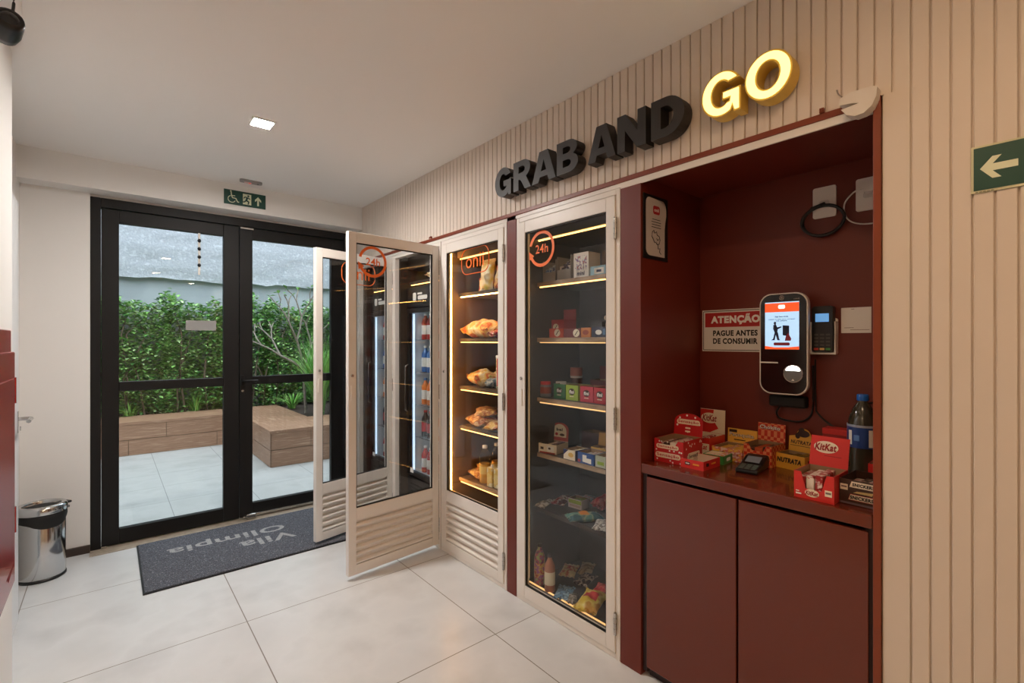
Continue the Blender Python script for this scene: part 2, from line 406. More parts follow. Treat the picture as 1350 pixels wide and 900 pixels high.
sign = [('G', G_, 2.053, 1.915, 'first'), ('R', R_, 1.899, 1.765, ''), ('A', A_, 1.756, 1.592, ''), ('B', B_, 1.585, 1.452, ''), ('A', A_, 1.394, 1.244, ''), ('N', N_, 1.236, 1.098, ''), ('D', D_, 1.074, .934, ''), ('G', G_, .868, .726, ''), ('O', O_, .718, .572, '')]
desc = ['black block letter G that begins the wall sign', 'black block letter R of the wall sign, after the black G', 'black block letter A between the R and the B of the wall sign', 'black block letter B of the wall sign', 'black block letter A between the B and the N of the wall sign', 'black block letter N of the wall sign', 'black block letter D of the wall sign, last black one', 'glowing yellow letter G with gold sides on the slatted wall', 'glowing yellow letter O with gold sides, last of the wall sign']
def wall_mesh(name, vs, fs, m, parent, x):   # x,y of the shape -> (-Y, Z), thickness towards the room
    mb = MB(); mb.add([(x - v[2], -v[0], v[1]) for v in vs], [tuple(f) for f in fs]); return mb.build(name, m, parent)
Z0, LH, DEP = 2.1425, .1485, .056
for i, (ch, fn, ya, yb, _) in enumerate(sign):
    w = (ya - yb) / LH
    sp = [[(p[0] * LH, p[1] * LH) for p in q] for q in fn(w)]
    e = empty('sign_letter', (W, ya, Z0)); tag(e, desc[i], 'sign letter', 'letters of the wall sign')
    vs, fs = shape2d(sp, DEP)
    if i < 7:
        wall_mesh('letter_body', vs, fs, LETTERBLACK, e, -.012)
    else:
        wall_mesh('letter_return', vs, fs, GOLD, e, -.012)
        vs, fs = shape2d(sp, .003, -.006)
        wall_mesh('lit_face', vs, fs, GOLIGHT, e, -.012 - DEP)
    for q in ((.3, .1), (.72, .93)):
        mb = MB(); mb.tube([(0, -w * LH * q[0] * .5 - .01, LH * q[1]), (-.014, -w * LH * q[0] * .5 - .01, LH * q[1])], .004, 6)
        mb.build('standoff', CHROME, e)
mb = MB(); mb.tube([(-.006, .012, .05), (-.02, .004, .075), (-.022, -.006, .098)], .0025, 6)
tag(mb.build('sign_cable', mat('cream_cable', (226, 206, 160), .5), None, loc=(W, .64, 2.142)), 'thin pale cable seen through the hole of the glowing O', 'cable')

# small hooks and the white cover at the niche corner
for yy, lb in ((2.835, 'small dark hook on the red strip above the closed bread cabinet'), (.512, 'small dark hook on the red strip beside the white corner cover')):
    h = MB(); h.box(-.014, .0, -.006, .006, 0, .014); h.tube([(-.012, 0, .008), (-.02, 0, .006), (-.021, 0, -.006)], .003, 6)
    tag(h.build('hook', REDTRIM, None, bev=.001, loc=(W, yy, 2.066)), lb, 'hook')
e = empty('corner_cover', (W - .02, .41, 2.05)); tag(e, 'white curved plastic cover on the upper corner of the red niche', 'cover')
CV = mat('cover_plastic', (218, 210, 200), .5)
mb = MB(); mb.prism([(-.046, .028), (-.05, .008), (-.02, .004), (.012, .0), (-.018, -.004), (-.042, -.004)] [0:3] + [(.0, -.002), (-.044, -.006), (-.03, -.026), (-.01, -.036), (.012, -.034), (.03, -.02), (.04, .002), (.043, .03), (.03, .034), (-.02, .036)], (-.02, 0, 0), *WR, .036)
mb.build('shell', CV, e, bev=.004)
mb = MB(); mb.tube([(-.01, .04, .03), (-.012, .052, .045), (-.005, .058, .062)], .002, 6, curve=5); mb.build('wire', mat('grey_cable', (150, 140, 130), .5), e)

# ------------------------------------------------------------------ doormat
e = empty('doormat', (.145, 3.265, 0)); tag(e, 'dark speckled grey doormat with pale lettering in front of the glass door', 'doormat')
MATT = mat('mat_fibre', (60, 63, 72), .95, col2=[(112, 116, 126), (36, 38, 46), (136, 138, 146)], scale=110, detail=3, lo=.36, hi=.64, bump=.6, bscale=300)
MATL = mat('mat_letter_fibre', (150, 152, 154), .95, col2=[(176, 176, 176), (120, 122, 126)], scale=200, lo=.35, hi=.65)
bx(0, 1.24, 0, .79, .0045, .0125).build('pile', MATT, e, bev=.003)
bx(-.008, 1.248, -.008, .798, .0005, .007).build('rubber_border', RUBBER, e)
fr = ((-1, 0, 0), (0, -1, 0))
mb = MB(); text(mb, 'Olimpia', (.488, .53, .0132), fr, .70, .15, bold=.02); text(mb, 'Vila', (.69, .335, .0132), fr, .34, .125, bold=.02)
mb.build('lettering', MATL, e)

# ------------------------------------------------------------------ waste bin
e = empty('waste_bin', (-.303, 3.9, 0)); tag(e, 'round chrome waste bin with black liner beside the glass door', 'waste bin')
mb = MB(); mb.lathe([(.1, .012), (.104, .02), (.104, .355), (.1, .36), (.09, .36)], n=40); mb.build('body', CHROME, e)
mb = MB(); mb.lathe([(.1, 0), (.107, .002), (.107, .014), (.1, .018)], n=40); mb.build('base_ring', BLACK, e)
mb = MB(); n = 40; prof = [(.098, .385), (.108, .38), (.109, .355), (.108, .33), (.1045, .318)]
mb.lathe(prof, n=40, cap=False); v = mb.v
mb.v = [(x * (1 + .02 * math.sin(9 * math.atan2(y, x))), y * (1 + .02 * math.sin(7 * math.atan2(y, x))), z + (.02 * math.sin(2 * math.atan2(y, x) + .6) if z < .34 else 0)) for x, y, z in v]
mb.build('bin_liner', RUBBER, e)
mb = MB(); mb.lathe([(.112, .382), (.114, .386), (.112, .412), (.104, .424), (.088, .426), (.083, .42), (.083, .395)], n=40, cap=False); mb.build('lid_ring', CHROME, e)
mb = MB(); mb.lathe([(.085, .404), (.084, .406)], n=40); mb.build('lid_flap', RUBBER, e)
mb = MB(); mb.box(.1, .135, -.03, .03, .395, .408); mb.box(.1, .13, -.02, .02, .365, .38); mb.build('hinge', BLACK, e, bev=.004, rz=R(35))

# ------------------------------------------------------------------ red hose cabinet and camera on the pier
RC = mat('hose_cabinet_red', (150, 26, 24), .25, coat=.4)
e = empty('hose_cabinet', (-.2985, 1.55, .505)); tag(e, 'red metal fire hose cabinet on the white pier before the side door', 'hose cabinet')
mb = MB(); mb.box(0, .035, 0, .855, 0, .905)
mb.build('case', RC, e, bev=.004)
dr = bx(.035, .047, .035, .83, .035, .83).build('door_panel', RC, e, bev=.005)
mb = MB(); mb.box(.047, .052, .09, .775, .12, .74); mb.build('raised_panel', RC, dr, bev=.004)
mb = MB()
for i in range(5): mb.add([(.047, .66, .1 + i * .03), (.047, .79, .1 + i * .03 + .02), (.0505, .79, .1 + i * .03 + .012), (.0505, .66, .1 + i * .03 - .008)], [(0, 1, 2, 3), (3, 2, 1, 0)])
mb.build('louver', RC, dr)
for z in (.2, .65):
    mb = MB(); mb.tube([(.04, .845, z), (.04, .845, z + .09)], .009, 8); mb.build('hinge', RC, e)
e = empty('security_camera', (-.30, 2.05, 2.373)); tag(e, 'black security camera under a white box high on the white pier', 'camera')
bx(0, .08, -.2, .184, 0, .15).build('bracket_box', WHITE, e, bev=.003)
mb = MB(); Mr = Matrix.Translation((.08, -.1, -.11)) @ Matrix.Rotation(R(75), 4, 'X') @ Matrix.Rotation(R(12), 4, 'Y')
mb.lathe([(.001, -.06), (.026, -.055), (.032, -.03), (.033, .02), (.03, .03), (.022, .031)], n=20, M=Mr); mb.build('camera_body', BLACK, e)
mb = MB(); mb.lathe([(.02, .031), (.014, .038), (.003, .04)], n=16, M=Mr); mb.build('lens', mat('lens_glass', (30, 34, 40), .05), e)
mb = MB(); mb.tube([(.0, -.1, -.09), (.06, -.1, -.1)], .012); mb.build('mount', BLACK, e)
mb = MB(); mb.tube([(.083, -.08, -.09), (.086, -.05, -.02), (.086, -.07, .05), (.086, -.05, .148)], .004, 6, curve=5); mb.build('cable', BLACK, e)
# ------------------------------------------------------------------ cabinets
def onii_logo(mb, cx, cz, y, w):
    """rounded outline with the word in it, local front plane"""
    ol = rr(w, w * .55, w * .2, 6, cx, cz)
    mb.tube([(p[0], y, p[1]) for p in ol], w * .011, 6, closed=True)
    text(mb, 'onii', (cx, y - .001, cz), FR, w * .66, w * .3, bold=.0)
def clock_logo(mb, cx, cz, y, w):
    o = arc(cx, cz, w / 2, w / 2, 165, -150, 40); i_ = arc(cx, cz, w * .41, w * .41, -150, 165, 40)
    pts = o + i_
    for k in range(40):
        flat(mb, [o[k], o[k + 1], i_[40 - k - 1], i_[40 - k]][::-1], (0, y, 0), FR)
    a = R(-150); c, s = math.cos(a), math.sin(a); r0 = w * .455
    p = (cx + r0 * c, cz + r0 * s); t = (math.sin(a), -math.cos(a)); q = .115 * w
    flat(mb, [(p[0] - c * q, p[1] - s * q), (p[0] + c * q, p[1] + s * q), (p[0] + t[0] * q * 2, p[1] + t[1] * q * 2)], (0, y, 0), FR)
    flat(mb, [(p[0] + c * q, p[1] + s * q), (p[0] - c * q, p[1] - s * q), (p[0] + t[0] * q * 2, p[1] + t[1] * q * 2)], (0, y - .0002, 0), FR)
    text(mb, '24h', (cx + .01 * w, y, cz), FR, w * .5, w * .24, bold=.015)

def cabinet(y_left, label, louver, logo, angle, shelves, led, carcass, group='tall snack cabinets'):
    """local x runs right along the wall from the far edge, y goes into the wall"""
    w = .680
    c = empty('vending_cabinet', (W, y_left, 0), R(-90)); tag(c, label, 'cabinet', group)
    mb = MB(); f = .022
    mb.box(0, f, 0, .035, 0, 2.027); mb.box(w - f, w, 0, .035, 0, 2.027); mb.box(f, w - f, 0, .035, 2.003, 2.027); mb.box(f, w - f, 0, .035, .002, .026)
    mb.build('frame', WHITEAL, c, bev=.002)
    mb = MB(); t = .012; dp = BK - W
    mb.box(f, f + t, .036, dp, .03, 2.02); mb.box(w - f - t, w - f, .036, dp, .03, 2.02); mb.box(f + t, w - f - t, dp - t, dp, .03, 2.02)
    mb.box(f + t, w - f - t, .036, dp, .03, .08); mb.box(f + t, w - f - t, .105, dp - t, 1.922, 2.02)
    mb.build('carcass', carcass, c)
    for z, lm, fm, dep in shelves:
        s = bx(f + t + .001, w - f - t - .001, .125, dp - t - .001, z - .022, z).build('shelf', carcass, c)
        bx(f + t + .001, w - f - t - .001, .118, .125, z - .022, z).build('shelf_edge', fm, s)
        if lm: bx(f + t + .02, w - f - t - .002, .119, .126, z - .0285, z - .0235).build('led_strip', lm, s)
    if led:
        bx(f + t + .001, f + t + .006, .05, .057, .10, 1.96).build('led_strip', led, c)
        bx(f + t + .01, w - f - t - .01, .118, .126, 1.915, 1.9215).build('led_strip', LED, c)
        if not louver: bx(f + t + .01, w - f - t - .01, .05, .055, .082, .088).build('led_strip', led, c)
    # door leaf, hinge line at its right edge
    dw = .633; hx = w - f - .0015
    zb = .41 if louver else .09; zt = 1.94; st = .048
    L = empty('door', (hx, -.002, 0), R(angle)); L.parent = c
    # the leaf hangs in front of the frame
    mb = MB(); y0, y1 = -.004, .03
    mb.box(-dw, -dw + st, y0, y1, .03, 2.0); mb.box(-st, 0, y0, y1, .03, 2.0)
    mb.box(-dw + st, -st, y0, y1, zt, 2.0); mb.box(-dw + st, -st, y0, y1, .03, .085)
    if louver: mb.box(-dw + st, -st, y0, y1, .338, zb)
    elif zb > .085: mb.box(-dw + st, -st, y0, y1, .085, zb)
    mb.build('door_frame', WHITEAL, L, bev=.002)
    g0, g1 = -dw + st, -st
    bx(g0, g1, .012, .017, zb, zt).build('door_pane', GLASS, L)
    mb = MB(); q = .006
    for a in ((g0, g0 + q, zb, zt), (g1 - q, g1, zb, zt), (g0 + q, g1 - q, zb, zb + q), (g0 + q, g1 - q, zt - q, zt)): mb.box(a[0], a[1], .002, .0118, a[2], a[3])
    mb.build('gasket', RUBBER, L)
    if louver:
        mb = MB(); n = 6; hh = (.338 - .085) / n
        for i in range(n):
            z = .085 + i * hh
            prof = [(.028, z), (.018, z), (.004, z + .002), (-.004, z + hh * .16), (-.0045, z + hh * .34), (.004, z + hh * .52), (.018, z + hh * .6), (.02, z + hh), (.028, z + hh)]; m_ = len(prof)
            vs = [(g0, a, b) for a, b in prof] + [(g1, a, b) for a, b in prof]
            mb.add(vs, [(j, j + m_, (j + 1) % m_ + m_, (j + 1) % m_) for j in range(m_)] + [tuple(range(m_)), tuple(range(2 * m_ - 1, m_ - 1, -1))])
        mb.build('louver_panel', WHITEAL, L)
    for z in (.11, .99, 1.81):
        mb = MB(); mb.tube([(.004, -.006, z), (.004, -.006, z + .095)], .0065, 8)
        for q in (.022, .045, .068): mb.tube([(.004, -.006, z + q), (.004, -.006, z + q + .005)], .0075, 8)
        mb.build('hinge', STEEL, L)
    mb = MB(); mb.lathe([(.009, 0), (.009, .005), (.006, .007)], n=14, M=Matrix.Translation((-dw + .022, -.004, 1.175)) @ Matrix.Rotation(R(90), 4, 'X'))
    mb.build('lock', CHROME, L)
    mb = MB(); mb.box(-dw + .013, -dw + .031, -.009, -.004, 1.03, 1.12); mb.build('pull', WHITEAL, L, bev=.003)
    mb = MB()
    if logo == 'clock': clock_logo(mb, -dw + .160, 1.842, .0112, .185)
    else: onii_logo(mb, -dw + .343, 1.858, .0112, .28)
    mb.build('sticker', ORANGE, L)
    return c
WOODEDGE = mat('wood_edge', (176, 150, 124), .5, col2=(150, 126, 102), scale=12, stretch=(1, 6, 6))
DKEDGE = mat('dark_edge', (58, 48, 40), .5)
MIDLAM = mat('grey_laminate', (74, 72, 72), .5)
BROWNLAM = mat('brown_laminate', (112, 92, 70), .5)
c1 = cabinet(4.088, 'tall white cabinet next to the garden door, its own door standing open', True, 'onii', 103, [(1.83, LED, DKEDGE, 0)], None, DKEDGE)
c2 = cabinet(3.404, 'tall white cabinet with wide open door showing a clock sticker and a fridge inside', True, 'clock', 95.5, [(1.83, LED, DKEDGE, 0)], None, DKEDGE)
c3 = cabinet(2.717, 'tall white cabinet with closed louvred door, brightly lit snack bags inside', True, 'onii', 0,
             [(1.69, LEDHOT, DKEDGE, 0), (1.39, LED, DKEDGE, 0), (1.075, LED, DKEDGE, 0), (.815, LED, DKEDGE, 0), (.465, LED, WOODEDGE, 0)], LEDHOT, BROWNLAM)
c4 = cabinet(1.953, 'tall white cabinet with full length glass door beside the red niche', False, 'clock', 0,
             [(1.69, LED, WOODEDGE, 0), (1.39, LEDDIM, WOODEDGE, 0), (1.065, LEDDIM, WOODEDGE, 0), (.765, None, WOODEDGE, 0), (.465, None, DKEDGE, 0)], LEDDIM, MIDLAM)

# fridges in the open cabinets
FRIN = mat('fridge_lining', (206, 222, 232), .4)
FRLIT = mat('fridge_lamp', (214, 234, 255), .5, emit=1.0)
def fridge(y_left, label):
    c = empty('display_fridge', (W + .09, y_left - .042, .082), R(-90)); tag(c, label, 'fridge', 'display fridges in the open cabinets')
    w, dp, h = .55, .36, 1.70
    mb = MB(); mb.box(0, .025, .03, dp, 0, h); mb.box(w - .025, w, .03, dp, 0, h); mb.box(.025, w - .025, dp - .02, dp, 0, h)
    mb.box(.025, w - .025, .03, dp, h - .16, h); mb.box(.025, w - .025, .03, dp, 0, .27)
    mb.build('cabinet_body', BLACK, c)
    mb = MB(); mb.box(.0255, .03, .03, dp - .021, .271, h - .161); mb.box(w - .03, w - .0255, .03, dp - .021, .271, h - .161); mb.box(.03, w - .03, dp - .025, dp - .0205, .271, h - .161); mb.box(.03, w - .03, .03, dp - .025, .271, .275)
    mb.build('lining', FRIN, c)
    bx(.035, w - .035, .05, .075, h - .175, h - .163).build('lamp', FRLIT, c)
    bx(.034, .042, .035, .045, .3, h - .2).build('lamp', FRLIT, c)
    hd = bx(0, w, .0, .029, h - .15, h - .002).build('header_panel', BLACK, c, bev=.003)
    mb = MB(); flat(mb, rr(.05, .06, .012, 4, .12, h - .075), (0, -.0008, 0), FR); text(mb, 'Brisa', (.26, -.0008, h - .068), FR, .17, .045, bold=.03) if 0 else flat(mb, rr(.14, .03, .012, 4, .24, h - .085), (0, -.0008, 0), FR)
    flat(mb, rr(.07, .014, .006, 4, .2, h - .055), (0, -.0008, 0), FR)
    mb.build('header_print', WHITEINK, hd)
    mb = MB(); f = .035
    for a in ((0, f, .27, h - .16), (w - f, w, .27, h - .16), (f, w - f, .27, .27 + f), (f, w - f, h - .16 - f, h - .16)): mb.box(a[0], a[1], 0, .028, a[2], a[3])
    dr = mb.build('glass_door', BLACK, c, bev=.003)
    bx(f, w - f, .012, .016, .27 + f, h - .16 - f).build('door_pane', GLASS, dr)
    mb = MB(); mb.tube([(.018, -.0, .75), (.018, -.025, .76), (.018, -.025, 1.1), (.018, 0, 1.11)], .006); mb.build('door_handle', STEEL, dr)
    mb = MB(); mb.box(0, w, .004, .029, .0, .255)
    gr = mb.build('base_grille', BLACK, c, bev=.006)
    mb = MB()
    for i in range(7): mb.box(.06, w - .06, .001, .0038, .05 + i * .025, .06 + i * .025)
    mb.build('slot', RUBBER, gr)
    mb = MB(); flat(mb, rect(.05, .035, .08, .31), (0, -.001, 0), FR); mb.build('rating_label', WHITEINK, dr)
    for z in (.55, .8, 1.05, 1.3):
        mb = MB()
        for i in range(14): mb.tube([(.04 + i * .0361, .06, z), (.04 + i * .0361, dp - .04, z)], .0018, 5)
        mb.tube([(.032, .06, z), (w - .032, .06, z)], .003, 5); mb.tube([(.032, dp - .04, z), (w - .032, dp - .04, z)], .003, 5)
        mb.build('wire_shelf', STEEL, c)
    return c
fridge(4.088, 'black display fridge inside the open cabinet next to the garden door')
fridge(3.404, 'black display fridge behind the open door with the clock sticker')
def pose(o, loc, rz=0):
    o.location = loc; o.rotation_euler.z = rz; return o
def copy_tree(o):
    c = o.copy(); COL.objects.link(c)
    for ch in list(o.children):
        d = ch.copy(); COL.objects.link(d); d.parent = c
        for g in list(ch.children):
            e = g.copy(); COL.objects.link(e); e.parent = d
    return c
bot = None
BC = [mat('drink_red', (180, 30, 34), .3), mat('drink_dark', (40, 26, 22), .2), mat('drink_orange', (226, 120, 40), .3), mat('drink_blue', (60, 110, 180), .3)]
def small_bottle(label, body, cap, lab, loc, h=.2, r=.031, group=None, cat='bottle', name='bottle'):
    e = empty(name, loc); tag(e, label, cat, group)
    mb = MB(); mb.lathe([(r * .9, 0), (r, .006), (r, h * .62), (r * .92, h * .70), (r * .5, h * .84), (r * .4, h * .87), (r * .4, h * .93)], n=20); mb.build('bottle_body', body, e)
    mb = MB(); mb.lathe([(r * .46, h * .925), (r * .46, h), (r * .4, h * 1.005)], n=16); mb.build('cap', cap, e)
    mb = MB(); mb.lathe([(r * 1.015, h * .2), (r * 1.015, h * .55)], n=20, cap=False); mb.build('wrapper', lab, e)
    return e
fbk = {}
SN = ['bottom', 'second', 'third', 'fourth', 'top']
for q, (yl, fr_) in enumerate(((4.088, 'fridge next to the garden door'), (3.404, 'fridge behind the open clock door'))):
    for zi, z in enumerate((.277, .553, .803, 1.053, 1.303)):
        for xi in range(6):
            y = yl - .042 - .075 - xi * .08; k = (zi + xi // 2) % 4
            lab = '%s bottle on the %s shelf of the %s' % (['red', 'dark brown', 'orange', 'blue'][k], SN[zi], fr_)
            if k not in fbk: o = small_bottle(lab, BC[k], [WHITEINK, BC[0], BC[3], WHITEINK][k], [PAPER, BC[0], PAPER, WHITEINK][k], (0, 0, 0)); fbk[k] = o
            else: o = copy_tree(fbk[k])
            o['label'] = lab; o['group'] = '%s bottles on the %s shelf of the %s' % (['red', 'dark brown', 'orange', 'blue'][k], SN[zi], fr_)
            pose(o, (W + .09 + .12, y, .082 + z))

# ------------------------------------------------------------------ packs and boxes
def pillow(name, label, cat, loc, rz, w, l, h, m, stand=False, tilt=0, group=None, band=None, seed=0, m3=None, edge=True):
    """a sealed bag: w across, l long, h thick; lies flat, or stands leaning back"""
    e = empty(name, loc, rz); tag(e, label, cat, group)
    rnd = random.Random(seed + int(abs(loc[0] * 1000 + loc[1] * 7000 + loc[2] * 300)))
    nu, nv = 14, 18; vs = []
    ph = [rnd.uniform(0, 6) for _ in range(6)]
    def hgt(u, v):
        a = max(0, 1 - abs(2 * u - 1) ** 2.6) ** .6; b = max(0, 1 - abs(2 * v - 1) ** 3.2) ** .55
        k = 1 + .16 * math.sin(9 * u + ph[0] + 3 * v) * math.sin(7 * v + ph[1]) + .10 * math.sin(17 * v + ph[2] + 5 * u) + .06 * math.sin(23 * u + ph[3])
        return a * b * k
    for side in (1, -1):
        for j in range(nv + 1):
            for i in range(nu + 1):
                u, v = i / nu, j / nv; t = hgt(u, v)
                sq = 1 - .10 * (1 - abs(2 * v - 1) ** 3)
                x = (u - .5) * w * (1 if False else (.9 + .1 * abs(2 * v - 1) ** 2)); yy = (v - .5) * l
                z = h / 2 + side * t * h / 2 + (.25 * h * math.sin(11 * u + ph[4]) * (abs(2 * v - 1) > .93))
                vs.append((x, yy, max(z, .0008 if side < 0 else .0016)))
    fs = []; n1 = (nu + 1) * (nv + 1)
    for j in range(nv):
        for i in range(nu):
            a = j * (nu + 1) + i; fs.append((a, a + 1, a + nu + 2, a + nu + 1)); b = a + n1; fs.append((b, b + nu + 1, b + nu + 2, b + 1))
    mb = MB(); M = None
    if stand: M = Matrix.Translation((0, 0, l / 2 * math.cos(R(tilt)) + .001)) @ Matrix.Rotation(R(90 - tilt), 4, 'X') @ Matrix.Translation((0, 0, -h / 2))
    elif tilt: M = Matrix.Translation((0, 0, abs(math.sin(R(tilt))) * w / 2 + .001)) @ Matrix.Rotation(R(tilt), 4, 'Y')
    ys = [v[1] for v in vs]
    mb.add(vs, fs, 0, True, M); mb.build('bag_body', m, e)
    s1 = MB()
    for sg in (-1, 1):
        k = []
        for i in range(15):
            for dy in (.0, .014): k.append(((i / 14 - .5) * w, sg * (l / 2 - .004 + dy), h / 2 + .004 * math.sin(i * 1.7)))
        s1.add(k, [(2 * i, 2 * i + 1, 2 * i + 3, 2 * i + 2) for i in range(14)], 0, False, M)
    if edge: s1.build('crimped_seal', m3 or m, e)
    if band:
        bm = MB(); vs2 = []
        for j in range(7):
            for i in range(9):
                u, v = .2 + .6 * i / 8, .34 + .3 * j / 6
                x = (u - .5) * w * (.9 + .1 * abs(2 * v - 1) ** 2); vs2.append((x, (v - .5) * l, h / 2 + hgt(u, v) * h / 2 + .0008))
        bm.add(vs2, [(j * 9 + i, j * 9 + i + 1, j * 9 + i + 10, j * 9 + i + 9) for j in range(6) for i in range(8)], 0, True, M)
        bm.build('printed_patch', band, e)
    return e
def pm(name, c, c2=None, scale=30, rough=.35, **k): return mat(name, c, rough, col2=c2, scale=scale, lo=k.pop('lo', .42), hi=k.pop('hi', .58), **k)

def carton(name, label, loc, rz, w, d, h, m, head=0, head_m=None, arch=0, cut=.35, inner=None, fill=None, fill_n=3, cat='box', group=None, lean=8, txt=None, head_txt=None, deco=None, notch=True, side_m=None, t=.002):
    """an open display carton: front edge centre at loc, local y goes back"""
    e = empty(name, loc, rz); tag(e, label, cat, group)
    mi = inner or mat('raw_card', (150, 122, 92), .8)
    mb = MB(); x0, x1 = -w / 2, w / 2
    if notch and head:
        fh = h; mid = h * (1 - cut)
        mb.prism([(x0, 0), (x1, 0), (x1, fh), (x1 - w * .18, fh), (x1 - w * .3, mid), (x0 + w * .3, mid), (x0 + w * .18, fh), (x0, fh)], (0, 0, 0), *FR, t, 0)
    else: mb.box(x0, x1, 0, t, 0, h)
    mb.box(x0, x1, d - t, d, 0, h); mb.box(x0 + t, x1 - t, t, d - t, 0, t)
    mb.box(x0, x0 + t, t, d - t, 0, h, 1); mb.box(x1 - t, x1, t, d - t, 0, h, 1)
    mb.build('carton', [m, side_m or m], e)
    mb = MB(); mb.box(x0 + t, x0 + t + .0008, t, d - t, t, h - .001); mb.box(x1 - t - .0008, x1 - t, t, d - t, t, h - .001); mb.box(x0 + t, x1 - t, d - t - .0008, d - t, t, h - .001); mb.box(x0 + t, x1 - t, t, d - t, t, t + .001)
    mb.build('inside', mi, e)
    if head:
        hh = head - h; k = math.tan(R(lean))
        up = Vector((0, k, 1)).normalized(); 
        if arch == 1: pts = [(x0, 0), (x1, 0), (x1, hh * .62)] + arc(0, hh * .62, w * .5, hh * .38, 0, 180, 14)[1:-1] + [(x0, hh * .62)]
        elif arch == 2: pts = [(x0, 0), (x1, 0), (x1, hh * .62), (w * .3, hh * .68)] + arc(0, hh * .66, w * .26, hh * .34, 10, 170, 12) + [(-w * .3, hh * .68), (x0, hh * .62)]
        else: pts = [(x0, 0), (x1, 0), (x1, hh), (x0, hh)]
        hb = MB(); hb.prism(pts, (0, d - t, h), (1, 0, 0), up, t); hd = hb.build('header_flap', head_m or m, e)
        if head_txt:
            mb = MB(); n = Vector((1, 0, 0)).cross(up)
            mats = []
            for item in head_txt:
                kind, mm = item[0], item[-1]
                if mm not in mats: mats.append(mm)
                q = mats.index(mm); lay = .0006 * (1 + len(mats) * .6)
                if kind == 't': text(mb, item[1], Vector((item[2], d - t, h)) + up * item[3] + n * lay * 1.5, ((1, 0, 0), up), item[4], item[5], q, item[6], item[7])
                else: flat(mb, item[1], Vector((0, d - t, h)) + n * lay, ((1, 0, 0), up), q)
            mb.build('header_print', mats, hd)
    if txt:
        mb = MB(); mats = []
        for item in txt:
            kind, mm = item[0], item[-1]
            if mm not in mats: mats.append(mm)
            q = mats.index(mm); lay = .0006 * (1 + len(mats) * .6)
            if kind == 't': text(mb, item[1], (item[2], -lay * 1.5, item[3]), FR, item[4], item[5], q, item[6], item[7])
            elif kind == 's': text(mb, item[1], (x1 + lay * 1.5, item[2], item[3]), ((0, 1, 0), (0, 0, 1)), item[4], item[5], q, item[6], item[7])
            elif kind == 'f': flat(mb, item[1], (0, -lay, 0), FR, q)
            else: flat(mb, item[1], (x1 + lay, 0, 0), ((0, 1, 0), (0, 0, 1)), q)
        mb.build('front_print', mats, e)
    if fill:
        fw = (w - 2 * t - .006) / fill_n
        for i in range(fill_n):
            z1 = h * (.78 if head else .7) + .012 * ((i * 7) % 3) / 2
            mb = MB(); a = x0 + t + .003 + i * fw
            mb.box(a + .001, a + fw - .001, t + .006, d - t - .006, t + .001, z1); mb.build('packed_bar', fill[i % len(fill)], e, bev=.004)
    return e

CT = .871
RZ = R(-90)
# counter and its doors
e = empty('counter_unit', (W, NL, 0), RZ); tag(e, 'glossy dark red counter cabinet with two doors in the niche', 'cabinet')
w = NL - NR
mb = MB(); mb.box(.002, w - .002, 0, BK - W - .002, .832, CT); mb.build('worktop', REDLAC, e, bev=.003)
mb = MB(); mb.box(.002, .022, .012, .46, .02, .832); mb.box(w - .022, w - .002, .012, .46, .02, .832); mb.box(.022, w - .022, .45, .47, .02, .832); mb.box(.022, w - .022, .02, .45, .04, .058); mb.box(.022, w - .022, .03, .05, 0.001, .04)
mb.build('body', mat('dark_red_carcass', (40, 14, 12), .5), e)
for a, b in ((.026, .389), (.397, w - .012)):
    bx(a, b, .002, .02, .045, .82).build('door', REDLAC, e, bev=.002)

RED1 = pm('carton_red', (196, 30, 34)); KRED = mat('carton_bright_red', (206, 44, 40), .4)
DOTRED = mat('dotted_red', (192, 26, 34), .4)
YEL = mat('carton_yellow', (238, 190, 84), .4); NYEL = mat('carton_amber', (230, 176, 66), .4)
BRN = mat('carton_brown', (62, 36, 26), .4); DBR = mat('ink_brown', (54, 34, 26), .5)
CREAM = mat('ink_cream', (236, 224, 200), .5); BLK = INK; GRN = mat('carton_green', (60, 140, 70), .4)
PINKW = mat('candy_stripe', (232, 206, 198), .4, col2=[(206, 80, 90), (230, 190, 90)], scale=60, lo=.45, hi=.62)
CHK = mat('chequer_orange', (206, 62, 36), .4)
_nt = CHK.node_tree; _c = _nt.nodes.new('ShaderNodeTexChecker'); _t = _nt.nodes.new('ShaderNodeTexCoord')
_c.inputs['Scale'].default_value = 78; _c.inputs['Color1'].default_value = lin((200, 52, 32)); _c.inputs['Color2'].default_value = lin((224, 140, 92))
_mp = _nt.nodes.new('ShaderNodeMapping'); _mp.inputs['Location'].default_value = (.0031, .0031, .0031)
_nt.links.new(_t.outputs['Object'], _mp.inputs['Vector']); _nt.links.new(_mp.outputs['Vector'], _c.inputs['Vector']); _nt.links.new(_c.outputs['Color'], _nt.nodes['Principled BSDF'].inputs['Base Color'])
BAR_R = pm('bar_red', (150, 24, 26), (226, 214, 204), 60, lo=.5, hi=.6); BAR_D = pm('bar_dark', (52, 26, 22), (190, 160, 120), 60, lo=.55, hi=.65); BAR_W = pm('bar_white', (222, 212, 200), (170, 40, 36), 50, lo=.55, hi=.62)
def dots(pts, r): return [('f', arc(x, y, r, r * 1.0, 0, 330, 11), WHITEINK) for x, y in pts]
